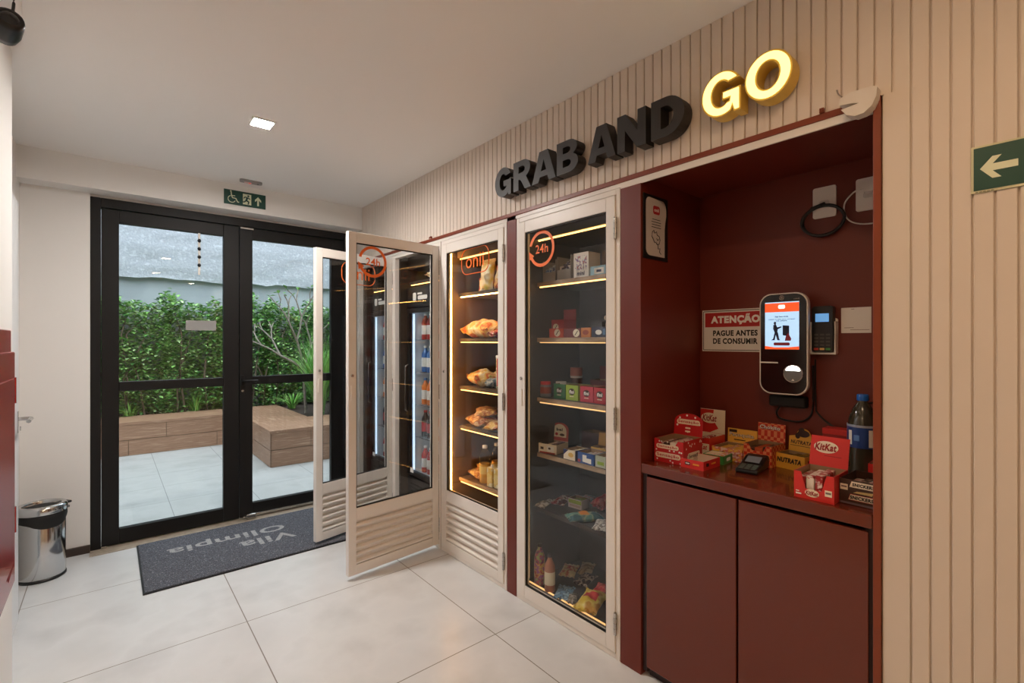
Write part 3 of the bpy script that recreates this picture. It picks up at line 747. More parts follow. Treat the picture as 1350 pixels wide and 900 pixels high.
# a: dotted red carton
rn = random.Random(3)
fd = [(rn.uniform(-.058, .058), rn.choice((.008, .05, .088)) + rn.uniform(-.004, .004)) for _ in range(14)]
sd = [('g', arc(rn.uniform(.01, .15), rn.uniform(.06, .088), .004, .004, 0, 330, 11), WHITEINK) for _ in range(9)]
hd_ = [('f', arc(x, y, .0045, .0045, 0, 330, 11), WHITEINK) for x, y in ((-.04, .072), (-.008, .084), (.03, .078), (-.05, .04), (.05, .05), (.0, .015))]
oval = lambda cx, cy, rx, ry: arc(cx, cy, rx, ry, 0, 345, 23)
carton('chocolate_display_box', 'red carton with white dots and arched header under the framed notice', (1.757, 1.095, CT), R(-88), .13, .16, .094, DOTRED, .187, arch=1, fill=[BAR_R, BAR_D, BAR_W], fill_n=4, cut=.3, group='sweet boxes on the red counter',
       txt=dots(fd, .0035) + sd + [('f', rr(.112, .022, .01, 4, -.002, .03), CREAM), ('t', 'Sensação', -.002, .03, .1, .015, .02, 0, DOTRED), ('f', rr(.1, .018, .008, 4, -.004, .066), CREAM), ('t', 'Sensação', -.004, .066, .088, .012, .02, 0, DOTRED), ('g', rr(.1, .03, .01, 4, .085, .03), CREAM), ('s', 'Sensação', .085, .03, .09, .018, .02, 0, DBR)],
       head_txt=hd_ + [('f', rr(.105, .022, .01, 4, 0, .056), CREAM), ('t', 'Sensação', 0, .056, .094, .014, .02, 0, DOTRED), ('f', rr(.024, .007, .003, 3, 0, .03), CREAM), ('f', rr(.024, .007, .003, 3, 0, .016), CREAM)])
# b: low red-pink tray
SALM = mat('carton_salmon', (212, 52, 50), .4)
carton('candy_tray', 'low open red tray with pale rim at the counter edge', (1.747, .986, CT), R(-90), .096, .13, .035, SALM, inner=mat('pale_card', (210, 190, 176), .7), notch=False, group='sweet boxes on the red counter',
       txt=[('f', rect(.022, .012, -.018, .019), BLK), ('f', rect(.016, .005, -.018, .019), WHITEINK), ('f', rect(.026, .006, .018, .019), mat('ink_orange', (240, 170, 70), .5)), ('g', rect(.02, .012, .03, .02), BLK), ('g', rect(.014, .005, .03, .02), WHITEINK), ('g', rect(.035, .006, .075, .02), mat('ink_orange', (240, 170, 70), .5))])
# c: wafer box, red and white, at the back
carton('wafer_display_box', 'tall red and cream carton against the back wall behind the dotted box', (1.985, 1.098, CT), R(-90), .118, .14, .08, KRED, .187, head_m=CREAM, fill=[BAR_R, BAR_W], fill_n=4, cut=.3, inner=CREAM, group='sweet boxes on the red counter', lean=3,
       txt=[('f', [(-.02, .0), (.059, 0), (.059, .055), (-.012, .055)], CREAM), ('t', 'KitKat', .02, .04, .06, .022, .03, .2, KRED)],
       head_txt=[('f', [(-.0585, .001), (-.01, .001), (.03, .022), (.002, .062), (.006, .105), (-.0585, .105)], KRED), ('f', oval(-.012, .066, .042, .024), CREAM), ('t', 'KitKat', -.012, .066, .066, .03, .03, .15, mat('ink_darkred', (150, 24, 24), .5))])
# d: yellow peanut sweet
carton('peanut_sweet_box', 'yellow carton with striped front standing behind the green box', (1.99, .966, CT), R(-90), .128, .145, .05, PINKW, .112, head_m=YEL, arch=0, fill=[YEL, PINKW], fill_n=3, notch=False, group='sweet boxes on the red counter', lean=3, cat='box',
       head_txt=[('f', rect(.035, .012, -.04, .051), DBR), ('t', 'Paçoquita', -.002, .034, .108, .022, .06, 0, BRN), ('t', 'Paçoquita', -.002, .0345, .106, .02, .01, 0, CREAM), ('f', rect(.05, .004, -.01, .014), BRN)],
       txt=[('t', 'Paçoca', .015, .028, .07, .016, .02, 0, mat('ink_darkred', (150, 24, 24), .5)), ('f', rect(.03, .026, -.045, .026), YEL)])
# e: small green box
e_ = carton('gum_box', 'small box with green side and pale top between the red tray and the card reader', (1.895, .975, CT), R(-86), .085, .085, .034, GRN, notch=False, inner=CREAM, fill=[PINKW, CREAM], fill_n=3, group='sweet boxes on the red counter', txt=[('g', rr(.04, .014, .006, 3, .045, .018), WHITEINK), ('f', rect(.05, .016, 0, .018), CREAM)])
# f: chequered orange box
carton('coconut_bar_box', 'orange red chequered carton with white lettering on its header', (2.0, .845, CT), R(-92), .11, .125, .082, CHK, .155, fill=[BAR_D, mat('bar_orange', (190, 80, 40), .4)], fill_n=3, group='sweet boxes on the red counter', lean=4, cut=.3,
       head_txt=[('t', 'Chokito', -.006, .056, .084, .018, .07, 0, BLK), ('t', 'Chokito', -.006, .0562, .082, .016, .025, 0, WHITEINK)],
       txt=[('t', 'Chokito', .008, .032, .08, .02, .06, 0, BLK), ('t', 'Chokito', .008, .0322, .078, .018, .02, 0, WHITEINK)])
# g: amber nut chocolate
NB = pm('dark_wrapper', (50, 42, 30), (150, 140, 100), 40, rough=.25, lo=.55, hi=.68)
g_ = [('f', oval(0, .072, .024, .014), DBR), ('f', oval(-.008, .084, .012, .011), DBR), ('f', oval(-.022, .062, .01, .012), DBR)]
carton('nut_chocolate_box', 'amber carton with dark lettering and humped header behind the card reader', (2.03, .735, CT), R(-100), .112, .09, .058, NYEL, .150, arch=2, fill=[NB], fill_n=3, notch=False, group='sweet boxes on the red counter', lean=6,
       head_txt=g_ + [('t', 'NUTRATA', -.006, .036, .082, .015, .035, .1, DBR), ('f', rect(.1, .002, 0, .022), DBR)],
       txt=[('t', 'NUTRATA', -.002, .034, .094, .02, .05, .12, BLK), ('g', rect(.05, .024, .045, .03), mat('ink_darkred', (150, 24, 24), .5))])
# h: red wafer display in front
KR = mat('ink_darkred', (150, 24, 24), .5)
carton('wafer_display_box', 'open bright red carton with white oval logo on its tall lid at the counter edge', (1.694, .545, CT), R(-90), .112, .135, .084, KRED, .182, fill=[BAR_R, BAR_W, BAR_R], fill_n=4, cut=.62, inner=mat('raw_card', (150, 122, 92), .8), group='sweet boxes on the red counter', lean=14,
       head_txt=[('f', oval(-.01, .062, .036, .02), CREAM), ('t', 'KitKat', -.01, .062, .062, .024, .04, .1, KR), ('f', rect(.05, .002, .012, .034), KR)],
       txt=[('f', oval(-.004, .021, .02, .012), CREAM), ('t', 'KitKat', -.004, .021, .034, .014, .04, .1, KR), ('f', rect(.019, .019, .041, .03), CREAM), ('f', rect(.015, .006, .041, .031), mat('ink_grey', (130, 110, 100), .5)), ('f', rect(.016, .005, -.042, .014), WHITEINK), ('f', rect(.01, .003, -.045, .022), WHITEINK)])
# i: brown nougat bars
carton('nougat_bar_box', 'brown carton with black on white lettering beside the red lidded carton', (1.737, .441, CT), R(-92), .094, .145, .076, BRN, notch=False, fill=[BAR_W, BAR_D], fill_n=3, inner=BRN, group='sweet boxes on the red counter',
       txt=[('f', [(-.024, .014), (.045, .014), (.046, .034), (-.018, .034)], KR), ('f', [(-.022, .016), (.045, .016), (.045, .032), (-.017, .032)], CREAM), ('t', 'SNICKERS', .012, .024, .06, .011, .05, .1, BLK), ('f', [(-.02, .054), (.045, .054), (.046, .072), (-.014, .072)], CREAM), ('t', 'SNICKERS', .016, .063, .056, .01, .05, .1, BLK), ('f', rect(.02, .018, -.034, .052), CREAM), ('f', rect(.015, .005, -.034, .053), mat('ink_grey', (130, 110, 100), .5)), ('f', [(-.01, .038), (.038, .038), (.042, .047), (.0, .044)], mat('ink_nut', (196, 170, 110), .5)), ('f', rect(.088, .006, 0, .005), mat('ink_lilac', (110, 96, 104), .5))])
carton('chocolate_bar_box', 'red carton holding a pale bar behind the brown carton', (1.95, .428, CT), R(-88), .072, .1, .09, KRED, notch=False, fill=[BAR_W, BAR_R], fill_n=2, group='sweet boxes on the red counter')
e = empty('wafer_reserve_box', (2.075, .592, CT), RZ); tag(e, 'closed dark red carton standing at the back beside the bottle', 'box', 'sweet boxes on the red counter')
bx(-.045, .045, 0, .06, 0, .165).build('carton', mat('carton_deep_red', (150, 34, 32), .4), e, bev=.002)
bx(-.046, .046, -.001, .061, .15, .172).build('lid', KRED, e, bev=.002)

# soft drink bottle on the counter
e = empty('soft_drink_bottle', (2.055, .505, CT)); tag(e, 'large clear bottle with blue cap and blue label on the counter', 'bottle')
PET = mat('dark_drink', (58, 56, 44), .06, coat=.6); 
mb = MB(); r = .046; mb.lathe([(.03, 0), (.042, .003), (.046, .02), (.046, .10), (.044, .12), (.046, .14), (.046, .19), (.043, .222), (.03, .262), (.018, .28), (.0155, .285), (.0155, .292)], n=32); mb.build('bottle_body', PET, e)
mb = MB(); mb.lathe([(.0175, .289), (.018, .291), (.018, .308), (.016, .311)], n=24); mb.build('cap', mat('cap_blue', (30, 100, 190), .35), e)
mb = MB(); mb.lathe([(.0466, .125), (.0466, .197)], n=32, cap=False); lb = mb.build('wrapper', mat('label_blue', (36, 66, 130), .35), e)
mb = MB(); mb.lathe([(.0469, .197), (.0469, .205)], n=32, cap=False); mb.build('wrapper_edge', mat('label_silver', (160, 170, 190), .3), lb)
def cyl_patch(mb, a0, a1, z0, z1, rr_, m=0):
    n = 6; mb.add([(rr_ * math.cos(R(a0 + (a1 - a0) * i / n)), rr_ * math.sin(R(a0 + (a1 - a0) * i / n)), z) for z in (z0, z1) for i in range(n + 1)], [(i, i + 1, i + n + 2, i + n + 1) for i in range(n)], m, True)
mb = MB(); cyl_patch(mb, 135, 152, .135, .185, .047); cyl_patch(mb, 215, 236, .13, .19, .047); cyl_patch(mb, 160, 182, .15, .17, .047, 1); mb.build('wrapper_print', [WHITEINK, mat('label_light_blue', (90, 130, 190), .4)], lb)

# card reader lying on the counter
e = empty('card_reader', (1.835, .817, CT), R(-82)); tag(e, 'black card payment terminal lying on the red counter', 'card reader')
mb = MB(); pr = [(0, .0), (0, .016), (.07, .026), (.13, .044), (.165, .047), (.165, 0)]
mb.add([(-.04, a, b) for a, b in pr] + [(.04, a, b) for a, b in pr], [(5, 4, 3, 2, 1, 0), (6, 7, 8, 9, 10, 11)] + [(i, (i + 1) % 6, (i + 1) % 6 + 6, i + 6) for i in range(6)])
mb.build('terminal_body', BLACK, e, bev=.006)
sl = Vector((0, .06, .018)).normalized(); oo = Vector((0, .1, .0355))
mb = MB(); nrm = Vector((1, 0, 0)).cross(sl); flat(mb, rect(.052, .05), oo + nrm * .002, ((1, 0, 0), sl)); mb.build('screen', mat('lcd_grey', (150, 164, 184), .2), e)
mb = MB(); sl2 = Vector((0, .07, .010)).normalized(); n2 = Vector((1, 0, 0)).cross(sl2)
for i in range(3):
    for j in range(4): flat(mb, rect(.016, .009, -.022 + i * .022, -.024 + j * .0135), Vector((0, .036, .0212)) + n2 * .0012, ((1, 0, 0), sl2))
mb.build('keypad', mat('key_grey', (100, 116, 106), .4), e)

# kiosk on the back wall of the niche
e = empty('payment_kiosk', (BK, .773, 1.361), RZ); tag(e, 'white rimmed black self-service payment screen on the red wall', 'payment kiosk')
mb = MB(); ol = rr(.180, .406, .046, 8)
mb.prism(ol, (0, -.08, 0), *FR, .022); mb.build('housing', mat('kiosk_white', (222, 216, 210), .35), e, bev=.005)
bx(-.06, .06, -.058, -.0005, -.15, .12).build('bracket', BLACK, e)
mb = MB(); mb.prism(rr(.170, .396, .042, 8), (0, -.0815, 0), *FR, .002); fp = mb.build('front_glass', mat('kiosk_black', (22, 20, 20), .12), e)
Y0 = -.0825
sc = MB(); flat(sc, rect(.127, .19, -.004, .0725), (0, Y0, 0), FR)
scr = sc.build('screen', mat('screen_glow', (176, 214, 246), .3, emit=.62), fp)
mb = MB(); flat(mb, rect(.127, .036, -.004, .1455), (0, Y0 - .0004, 0), FR); mb.build('screen_banner', mat('screen_orange', (240, 90, 40), .3, emit=.55), scr)
mb = MB(); flat(mb, [(-.0675, -.0225), (.0595, -.0225), (.0595, -.01), (.02, -.014), (-.03, -.015), (-.0675, -.009)], (0, Y0 - .0004, 0), FR)
mb.build('screen_footer', mat('screen_orange', (240, 90, 40), .3, emit=.55), scr)
mb = MB(); flat(mb, rr(.026, .016, .006, 4, -.004, .148), (0, Y0 - .0008, 0), FR); mb.build('screen_badge', mat('screen_white', (250, 246, 240), .3, emit=.65), scr)
mb = MB(); q = Y0 - .0008; text(mb, 'Seja bem-vindo', (-.004, q, .108), FR, .05, .008, bold=.03); text(mb, 'toque na tela para começar', (-.004, q, .098), FR, .1, .005, bold=.03); text(mb, 'sua compra', (-.004, q, .091), FR, .04, .005, bold=.03)
for p in ([(-.035, .076), (-.025, .078), (-.018, .06), (-.02, .045), (-.03, .045), (-.036, .06)], [(-.03, .046), (-.036, .02), (-.044, .014), (-.03, .014), (-.026, .036), (-.02, .014), (-.009, .014), (-.013, .02), (-.018, .046)], [(-.02, .066), (-.006, .07), (-.004, .066), (-.018, .058)], [(.0, .034), (.024, .03), (.024, .072), (.0, .074)], arc(-.029, .083, .005, .006, 0, 330, 11)): flat(mb, p, (0, q, 0), FR)
mb.build('screen_picture', mat('screen_navy', (24, 36, 66), .3), scr)
mb = MB(); flat(mb, rr(.06, .012, .004, 4, -.004, -.001), (0, q, 0), FR); flat(mb, [(.008, .012), (.03, .012), (.032, .02), (.02, .044), (.012, .03)], (0, q - .0003, 0), FR); flat(mb, arc(.012, .152, .0, .0, 0, 300, 6), (0, q, 0), FR); mb.build('screen_button', mat('screen_maroon', (130, 34, 44), .3, emit=.15), scr)
mb = MB(); mb.tube([(0.0 - .004 + .008 * math.cos(R(a)), Y0, .184 + .008 * math.sin(R(a))) for a in range(0, 360, 30)], .0022, 6, closed=True); flat(mb, oval(-.004, .184, .004, .004), (0, Y0 - .001, 0), FR); mb.build('camera_ring', mat('ring_grey', (170, 160, 156), .4), fp)
mb = MB(); mb.box(-.088, -.018, -.0835, -.0815, -.079, -.074); mb.build('printer_slot', WHITEINK, fp)
mb = MB(); cx, cz = .0375, -.118
mb.tube([(cx + .034 * math.cos(R(a)), Y0, cz + .034 * math.sin(R(a))) for a in range(0, 360, 12)], .002, 6, closed=True); sr = mb.build('scanner_ring', mat('ring_grey', (170, 160, 156), .4), fp)
mb = MB(); flat(mb, oval(cx, cz, .0325, .0325), (0, Y0 - .0002, 0), FR); mb.build('scanner_lens', mat('scanner_grey', (120, 124, 128), .25), sr)
mb = MB(); flat(mb, arc(cx, cz + .012, .026, .019, 0, 180, 14), (0, Y0 - .0008, 0), FR); mb.build('scanner_light', mat('scanner_glow', (255, 252, 244), .4, emit=9), sr)
mb = MB(); flat(mb, [(cx - .006, cz - .028), (cx + .006, cz - .028), (cx, cz - .02)], (0, Y0 - .0008, 0), FR); mb.build('scanner_mark', WHITEINK, sr)
mb = MB(); text(mb, 'onii', (.05, Y0, .177), FR, .022, .006, bold=.02); mb.build('maker_mark', mat('ring_grey', (170, 160, 156), .4), fp)
e = empty('power_supply', (BK, .775, 1.125), RZ); tag(e, 'black power supply on the red wall under the payment screen', 'power supply')
bx(-.07, .07, -.04, -.0005, -.022, .024).build('case', RUBBER, e, bev=.008)
mb = MB(); mb.tube([(-.03, -.02, -.02), (-.045, -.02, -.05), (-.03, -.012, -.075), (.03, -.01, -.08), (.07, -.008, -.06), (.085, -.006, -.01), (.085, -.006, .15)], .004, 6, curve=6); mb.build('cable', BLACK, e)

e = empty('card_terminal', (BK, .649, 1.412), RZ); tag(e, 'black card terminal with blue screen in a white wall cradle', 'card terminal')
mb = MB(); mb.prism(rr(.088, .14, .008), (0, -.006, -.022), *FR, .0055); mb.box(-.044, -.038, -.03, -.006, -.088, .035); mb.box(.038, .044, -.03, -.006, -.088, .035); mb.box(-.044, .044, -.03, -.006, -.092, -.084)
mb.build('cradle', WHITEAL, e, bev=.002)
mb = MB(); mb.prism(rr(.072, .178, .012), (0, -.036, .006), *FR, .029); tb = mb.build('terminal_body', BLACK, e, bev=.004)
mb = MB(); flat(mb, rect(.046, .032, 0, .05), (0, -.0368, 0), FR); mb.build('screen', mat('blue_screen', (110, 176, 240), .3, emit=.4), tb)
mb = MB()
for i in range(3):
    for j in range(4): flat(mb, rr(.015, .007, .002, 2, -.02 + i * .02, -.056 + j * .0135), (0, -.0368, 0), FR)
mb.build('keypad', mat('key_dark', (70, 64, 60), .4), tb)
for i, c in enumerate(((200, 60, 40), (226, 190, 110), (70, 150, 70))):
    mb = MB(); flat(mb, rr(.016, .008, .002, 2, -.02 + i * .02, -.071), (0, -.0369, 0), FR); mb.build('key', mat('key_%d' % i, c, .4), tb)
# notice without its code, warning sign, framed notice
e = empty('paper_notice', (BK, .548, 1.45), RZ); tag(e, 'small white paper notice beside the card terminal on the red wall', 'notice')
bx(-.0475, .0475, -.0015, -.0003, -.048, .048).build('sheet', PAPER, e)
mb = MB()
for x, z, w_ in ((-.022, -.028, .03), (.012, -.036, .06), (-.01, .042, .01)): flat(mb, rect(w_, .0018, x, z), (0, -.0018, 0), FR)
mb.build('print', mat('ink_grey', (130, 110, 100), .5), e)
e = empty('warning_sign', (BK, 1.003, 1.42), RZ); tag(e, 'white warning sign with red heading on the niche back wall', 'sign')
bx(-.152, .152, -.003, -.0003, -.095, .095).build('board', PAPER, e)
mb = MB(); q = -.0034; a, b = .146, .089
for s in (rect(2 * a, .003, 0, b), rect(2 * a, .003, 0, -b), rect(.003, 2 * b, -a, 0), rect(.003, 2 * b, a, 0)): flat(mb, s, (0, q, 0), FR)
text(mb, 'PAGUE ANTES', (0.0, q, -.012), FR, .2, .026, bold=.045); text(mb, 'DE CONSUMIR', (0.0, q, -.048), FR, .2, .026, bold=.045)
mb.build('lettering', BLK, e)
mb = MB(); flat(mb, rect(.276, .066, 0, .049), (0, q, 0), FR); mb.build('heading_band', mat('sign_red', (176, 38, 40), .5), e)
mb = MB(); text(mb, 'ATENÇÃO', (0, q - .0006, .05), FR, .22, .048, bold=.06); mb.build('heading_lettering', WHITEINK, e)
e = empty('notice_board', (1.772, NL, 1.85)); tag(e, 'black board with white rounded notice on the side wall of the niche', 'notice')
bx(-.09, .09, -.006, -.0005, -.135, .135).build('board', BLACK, e, bev=.002)
mb = MB(); pts = [(-.07, -.105), (.068, -.125), (.066, .02), (.068, .05), (.078, .075), (.078, .1)] + arc(.045, .09, .03, .03, 10, 90, 6) + [(-.05, .125)] + arc(-.055, .1, .022, .022, 90, 180, 6) + [(-.077, -.08)]
pts = [(-.045, -.12), (.062, -.12), (.062, .0), (.066, .03), (.074, .06)] + arc(.044, .085, .03, .035, 0, 90, 6) + arc(-.05, .1, .024, .022, 90, 180, 6) + arc(-.046, -.092, .028, .028, 180, 270, 6)
mb.prism(pts, (0, -.007, 0), *FR, .001); mb.build('card', mat('notice_card', (196, 186, 180), .6), e)
mb = MB(); flat(mb, rr(.05, .036, .01, 4, .0, .074), (0, -.0075, 0), FR); mb.build('badge', mat('badge_red', (170, 30, 40), .5), e)
mb = MB(); text(mb, 'onii', (0, -.0079, .074), FR, .034, .014, bold=.02); mb.build('badge_lettering', WHITEINK, e)
mb = MB()
for i, w_ in enumerate((.06, .07, .066, .07)): flat(mb, rect(w_, .003, -.002, .034 - i * .011), (0, -.0076, 0), FR)
hand = [(-.03, -.02), (-.02, -.012), (-.014, -.024), (.0, -.016), (.004, -.03), (.02, -.034), (.026, -.05), (.02, -.066), (.004, -.07), (-.006, -.06), (-.014, -.064), (-.024, -.05), (-.034, -.04), (-.03, -.02)]
mb.tube([(x, -.0075, z) for x, z in hand], .0016, 5); mb.tube([(.0, -.0075, -.044), (.008, -.0075, -.052), (.016, -.0075, -.046)], .0014, 5); mb.tube([(.01, -.0075, -.07), (.012, -.0075, -.088), (.026, -.0075, -.084), (.022, -.0075, -.1), (.034, -.0075, -.108)], .0016, 5)
mb.build('print', BLK, e)

# sockets and cables in the niche
def outlet(y, z, label):
    e = empty('wall_socket', (BK, y, z), RZ); tag(e, label, 'socket')
    mb = MB(); mb.prism(rr(.08, .12, .008), (0, -.008, 0), *FR, .0075); p = mb.build('cover_plate', WHITEAL, e, bev=.003)
    mb = MB(); mb.prism(rr(.034, .022, .008), (0, -.0092, -.004), *FR, .001); mb.build('socket_face', mat('socket_white', (206, 200, 194), .4), p)
    return e
outlet(.65, 1.914, 'white wall socket behind the coiled black cable')
outlet(.507, 1.914, 'white wall socket with a white charger plugged in')
mb = MB()
for k in range(4):
    mb.tube([(BK - .022 - .004 * (k % 2), .651 + (.072 + .003 * math.sin(k * 2.1)) * math.cos(R(a)), 1.84 + (.058 + .003 * math.cos(k * 1.7)) * math.sin(R(a))) for a in range(0, 360, 12)], .0042, 6, closed=True)
mb.tube([(BK - .012, .65, 1.908), (BK - .03, .655, 1.9), (BK - .024, .69, 1.893)], .006, 6)
tag(mb.build('coiled_cable', BLACK), 'black cable coiled in a ring under the wall socket', 'cable')
mb = MB(); mb.box(BK - .04, BK - .009, .485, .515, 1.915, 1.94); mb.tube([(BK - .03, .515, 1.93), (BK - .03, .545, 1.925), (BK - .025, .575, 1.895), (BK - .02, .58, 1.86), (BK - .02, .565, 1.825), (BK - .02, .53, 1.805), (BK - .02, .48, 1.80), (BK - .02, .44, 1.81)], .0028, 6, curve=6)
tag(mb.build('charger_cable', WHITEAL), 'white charger and looping white cable beside the coiled black one', 'cable')
mb = MB(); mb.tube([(BK - .006, .682, 1.30), (BK - .006, .68, 1.12), (BK - .006, .675, 1.09), (BK - .006, .64, 1.055), (BK - .006, .60, 1.035), (BK - .006, .565, 1.045), (BK - .006, .562, 1.09), (BK - .006, .54, 1.12), (BK - .006, .50, 1.145), (BK - .006, .43, 1.15)], .0032, 6, curve=6)
tag(mb.build('black_cable', BLACK), 'thin black cable hanging on the red wall towards the bottle', 'cable')

# ------------------------------------------------------------------ bread and snacks in the lit closed cabinet
SH3 = dict(a=1.691, b=1.391, c=1.076, d=.816, e=.466)
GB = 'snacks in the brightly lit cabinet'
CHIP = pm('bag_gold', (230, 190, 90), [(252, 240, 206), (240, 204, 110), (206, 76, 44), (244, 214, 130), (110, 140, 66)], 11, lo=.32, hi=.72); CHIPW = pm('bag_cream', (232, 212, 150), [(240, 232, 200), (226, 190, 80), (104, 160, 60)], 9, lo=.35, hi=.68)
ORB = pm('bag_orange', (226, 130, 60), [(246, 206, 130), (190, 56, 40), (250, 226, 170)], 14, lo=.34, hi=.7); REDB = pm('bag_red', (176, 50, 46), [(226, 190, 150), (150, 30, 40)], 20)
BREAD = pm('bread', (232, 198, 132), [(252, 232, 190), (176, 92, 60), (238, 206, 130), (250, 226, 170)], 20, rough=.3, lo=.32, hi=.72); SILV = pm('bag_silver_blue', (120, 136, 148), [(190, 190, 180), (70, 90, 100)], 16, rough=.25)
PINKP = pm('bag_pink', (206, 150, 130), [(230, 200, 150), (180, 90, 90)], 14); BREAD2 = pm('bread_yellow', (228, 190, 106), [(240, 214, 150), (196, 120, 60)], 18)
pillow('snack_bag', 'tall pale bag with green base on the top lit shelf', 'bag', (1.83, 2.42, SH3['a']), R(-90), .13, .19, .06, CHIPW, True, 6, GB)
pillow('snack_bag', 'orange crisp bag with cream patch on the top lit shelf', 'bag', (1.86, 2.31, SH3['a']), R(-100), .14, .17, .07, ORB, True, 12, GB, band=CHIPW)
pillow('snack_bag', 'small red and cream bag at the foot of the tall pale bag', 'bag', (1.87, 2.515, SH3['a']), R(-60), .07, .085, .035, REDB, True, 10, GB)
pillow('snack_bag', 'small leaning cream pack on the top lit shelf', 'bag', (1.85, 2.475, SH3['a']), R(-80), .055, .1, .03, CHIPW, True, 14, GB)
pillow('bread_bag', 'long golden bag lying flat on the second lit shelf', 'bag', (1.885, 2.515, SH3['b']), R(-2), .2, .31, .115, CHIP, False, 0, GB, band=BREAD2)
pillow('bread_bag', 'golden pack behind the long bag on the second lit shelf', 'bag', (2.06, 2.50, SH3['b']), R(10), .13, .24, .11, BREAD, False, 0, GB)
pillow('snack_bag', 'crumpled orange bag standing on the second lit shelf', 'bag', (1.90, 2.345, SH3['b']), R(-95), .14, .16, .06, ORB, True, 14, GB, band=CHIP)
pillow('snack_bag', 'dark red pack lying in front of the crumpled orange bag', 'bag', (1.845, 2.325, SH3['b']), R(-70), .1, .12, .05, REDB, False, 0, GB)
pillow('bread_bag', 'golden bag on the third lit shelf, beside the silver blue one', 'bag', (1.885, 2.545, SH3['c']), R(-20), .17, .22, .105, CHIP, False, 0, GB)
pillow('bread_bag', 'orange pack at the back of the third lit shelf', 'bag', (2.03, 2.48, SH3['c']), R(-70), .16, .22, .11, ORB, False, 0, GB)
pillow('snack_bag', 'silver blue bag lying before the tubes on the third lit shelf', 'bag', (1.875, 2.42, SH3['c']), R(-40), .12, .17, .06, SILV, False, 0, GB)
e = empty('crisp_tube', (1.86, 2.315, SH3['c'])); tag(e, 'red and white spotted crisp tube on the third lit shelf', 'tube', GB)
mb = MB(); mb.lathe([(.035, 0), (.036, .004), (.036, .19), (.035, .196)], n=24); mb.build('tube_body', pm('spotted_card', (226, 214, 190), [(60, 50, 40), (190, 180, 120)], 60, lo=.45, hi=.62), e)
mb = MB(); mb.lathe([(.0375, .19), (.0375, .205), (.034, .208)], n=24); mb.build('lid', WHITEINK, e)
mb = MB(); cyl_patch(mb, 175, 245, .02, .19, .0365); mb.build('front_print', mat('tube_red', (200, 40, 40), .4), e)
for i, (x, y, z, rz, w_, l, h, m, t) in enumerate([(1.89, 2.56, 0, -20, .19, .27, .065, BREAD, 'large flat bread bag on the fourth lit shelf'), (1.87, 2.38, 0, -50, .13, .22, .05, BREAD2, 'yellow flat bread pack at the front of the fourth lit shelf'), (2.03, 2.38, 0, -30, .14, .2, .075, ORB, 'orange bread bag at the back of the fourth lit shelf'), (2.06, 2.58, 0, -80, .14, .18, .05, PINKP, 'pink wrapped pack at the back of the fourth lit shelf')]):
    pillow('bread_bag', t, 'bag', (x, y, SH3['d'] + z), R(rz), w_, l, h, m, False, 0, GB)
pillow('bread_bag', 'bread bag resting on top of the large flat bread bag', 'bag', (1.91, 2.54, SH3['d'] + .067), R(-38), .15, .24, .05, BREAD, False, 0, GB, band=PINKP)
pillow('bread_bag', 'flat bread pack underneath the small one on the lowest lit shelf', 'bag', (1.90, 2.60, SH3['e']), R(-15), .13, .19, .045, BREAD, False, 0, GB)
pillow('bread_bag', 'small bread pack lying on the flat pack of the lowest lit shelf', 'bag', (1.92, 2.58, SH3['e'] + .047), R(-35), .1, .15, .035, BREAD2, False, 0, GB)
DR = glass_mat('clear_plastic', (.82, .79, .74), 1.6); AMB = mat('amber_drink', (226, 176, 86), .15, coat=.5); YLAB = mat('yellow_label', (232, 206, 120), .4)
def juice(label, x, y, h, body, r=.032):
    e = empty('juice_bottle', (x, y, SH3['e'])); tag(e, label, 'bottle', GB)
    mb = MB(); mb.lathe([(r * .9, 0), (r, .006), (r, h * .5), (r * .95, h * .52)], n=24); mb.build('drink', body, e)
    mb = MB(); mb.lathe([(r * 1.02, h * .5), (r * 1.02, h * .72), (r * .7, h * .85), (r * .38, h * .9), (r * .38, h * .94)], n=24, cap=False); mb.build('clear_neck', DR, e)
    mb = MB(); mb.lathe([(r * .46, h * .93), (r * .46, h), (r * .4, h * 1.01)], n=16); mb.build('cap', WHITEINK, e)
    mb = MB(); mb.lathe([(r * 1.03, h * .25), (r * 1.03, h * .46)], n=24, cap=False); mb.build('wrapper', YLAB, e)
juice('tall clear juice bottle in front on the lowest lit shelf', 1.85, 2.475, .235, AMB, .036)
juice('tall clear juice bottle behind the yellow bottles on the lowest lit shelf', 1.95, 2.48, .235, AMB, .036)
for i, (x, y, t) in enumerate(((1.83, 2.375, 'pale yellow carton drink at the front of the lowest lit shelf'), (1.842, 2.32, 'pale yellow carton drink beside the first one, before the brown jar'))):
    e = empty('drink_carton', (x, y, SH3['e']), R(-85)); tag(e, t, 'carton', GB)
    mb = MB(); mb.box(-.024, .024, -.024, .024, 0, .12); mb.build('carton', pm('carton_cream', (236, 214, 140), [(230, 190, 90), (240, 232, 200)], 20), e, bev=.004)
    mb = MB(); mb.lathe([(.009, .12), (.009, .132)], n=12); mb.build('cap', WHITEINK, e)
for i, (x, y, t) in enumerate(((1.93, 2.34, 'squat brown jar at the back of the lowest lit shelf'),)):
    e = empty('jar', (x, y, SH3['e'])); tag(e, t, 'jar', GB)
    mb = MB(); mb.lathe([(.034, 0), (.038, .01), (.038, .13), (.033, .14)], n=24); mb.build('jar_body', pm('choc_jar', (90, 54, 34), [(190, 120, 60), (60, 34, 24)], 40), e)
    mb = MB(); mb.lathe([(.036, .14), (.036, .165)], n=24); mb.build('lid', WHITEINK, e)
pillow('bread_bag', 'bread bag lying on the floor of the brightly lit cabinet', 'bag', (1.83, 2.22, .0815), R(-60), .14, .22, .07, BREAD, False, 0, GB)
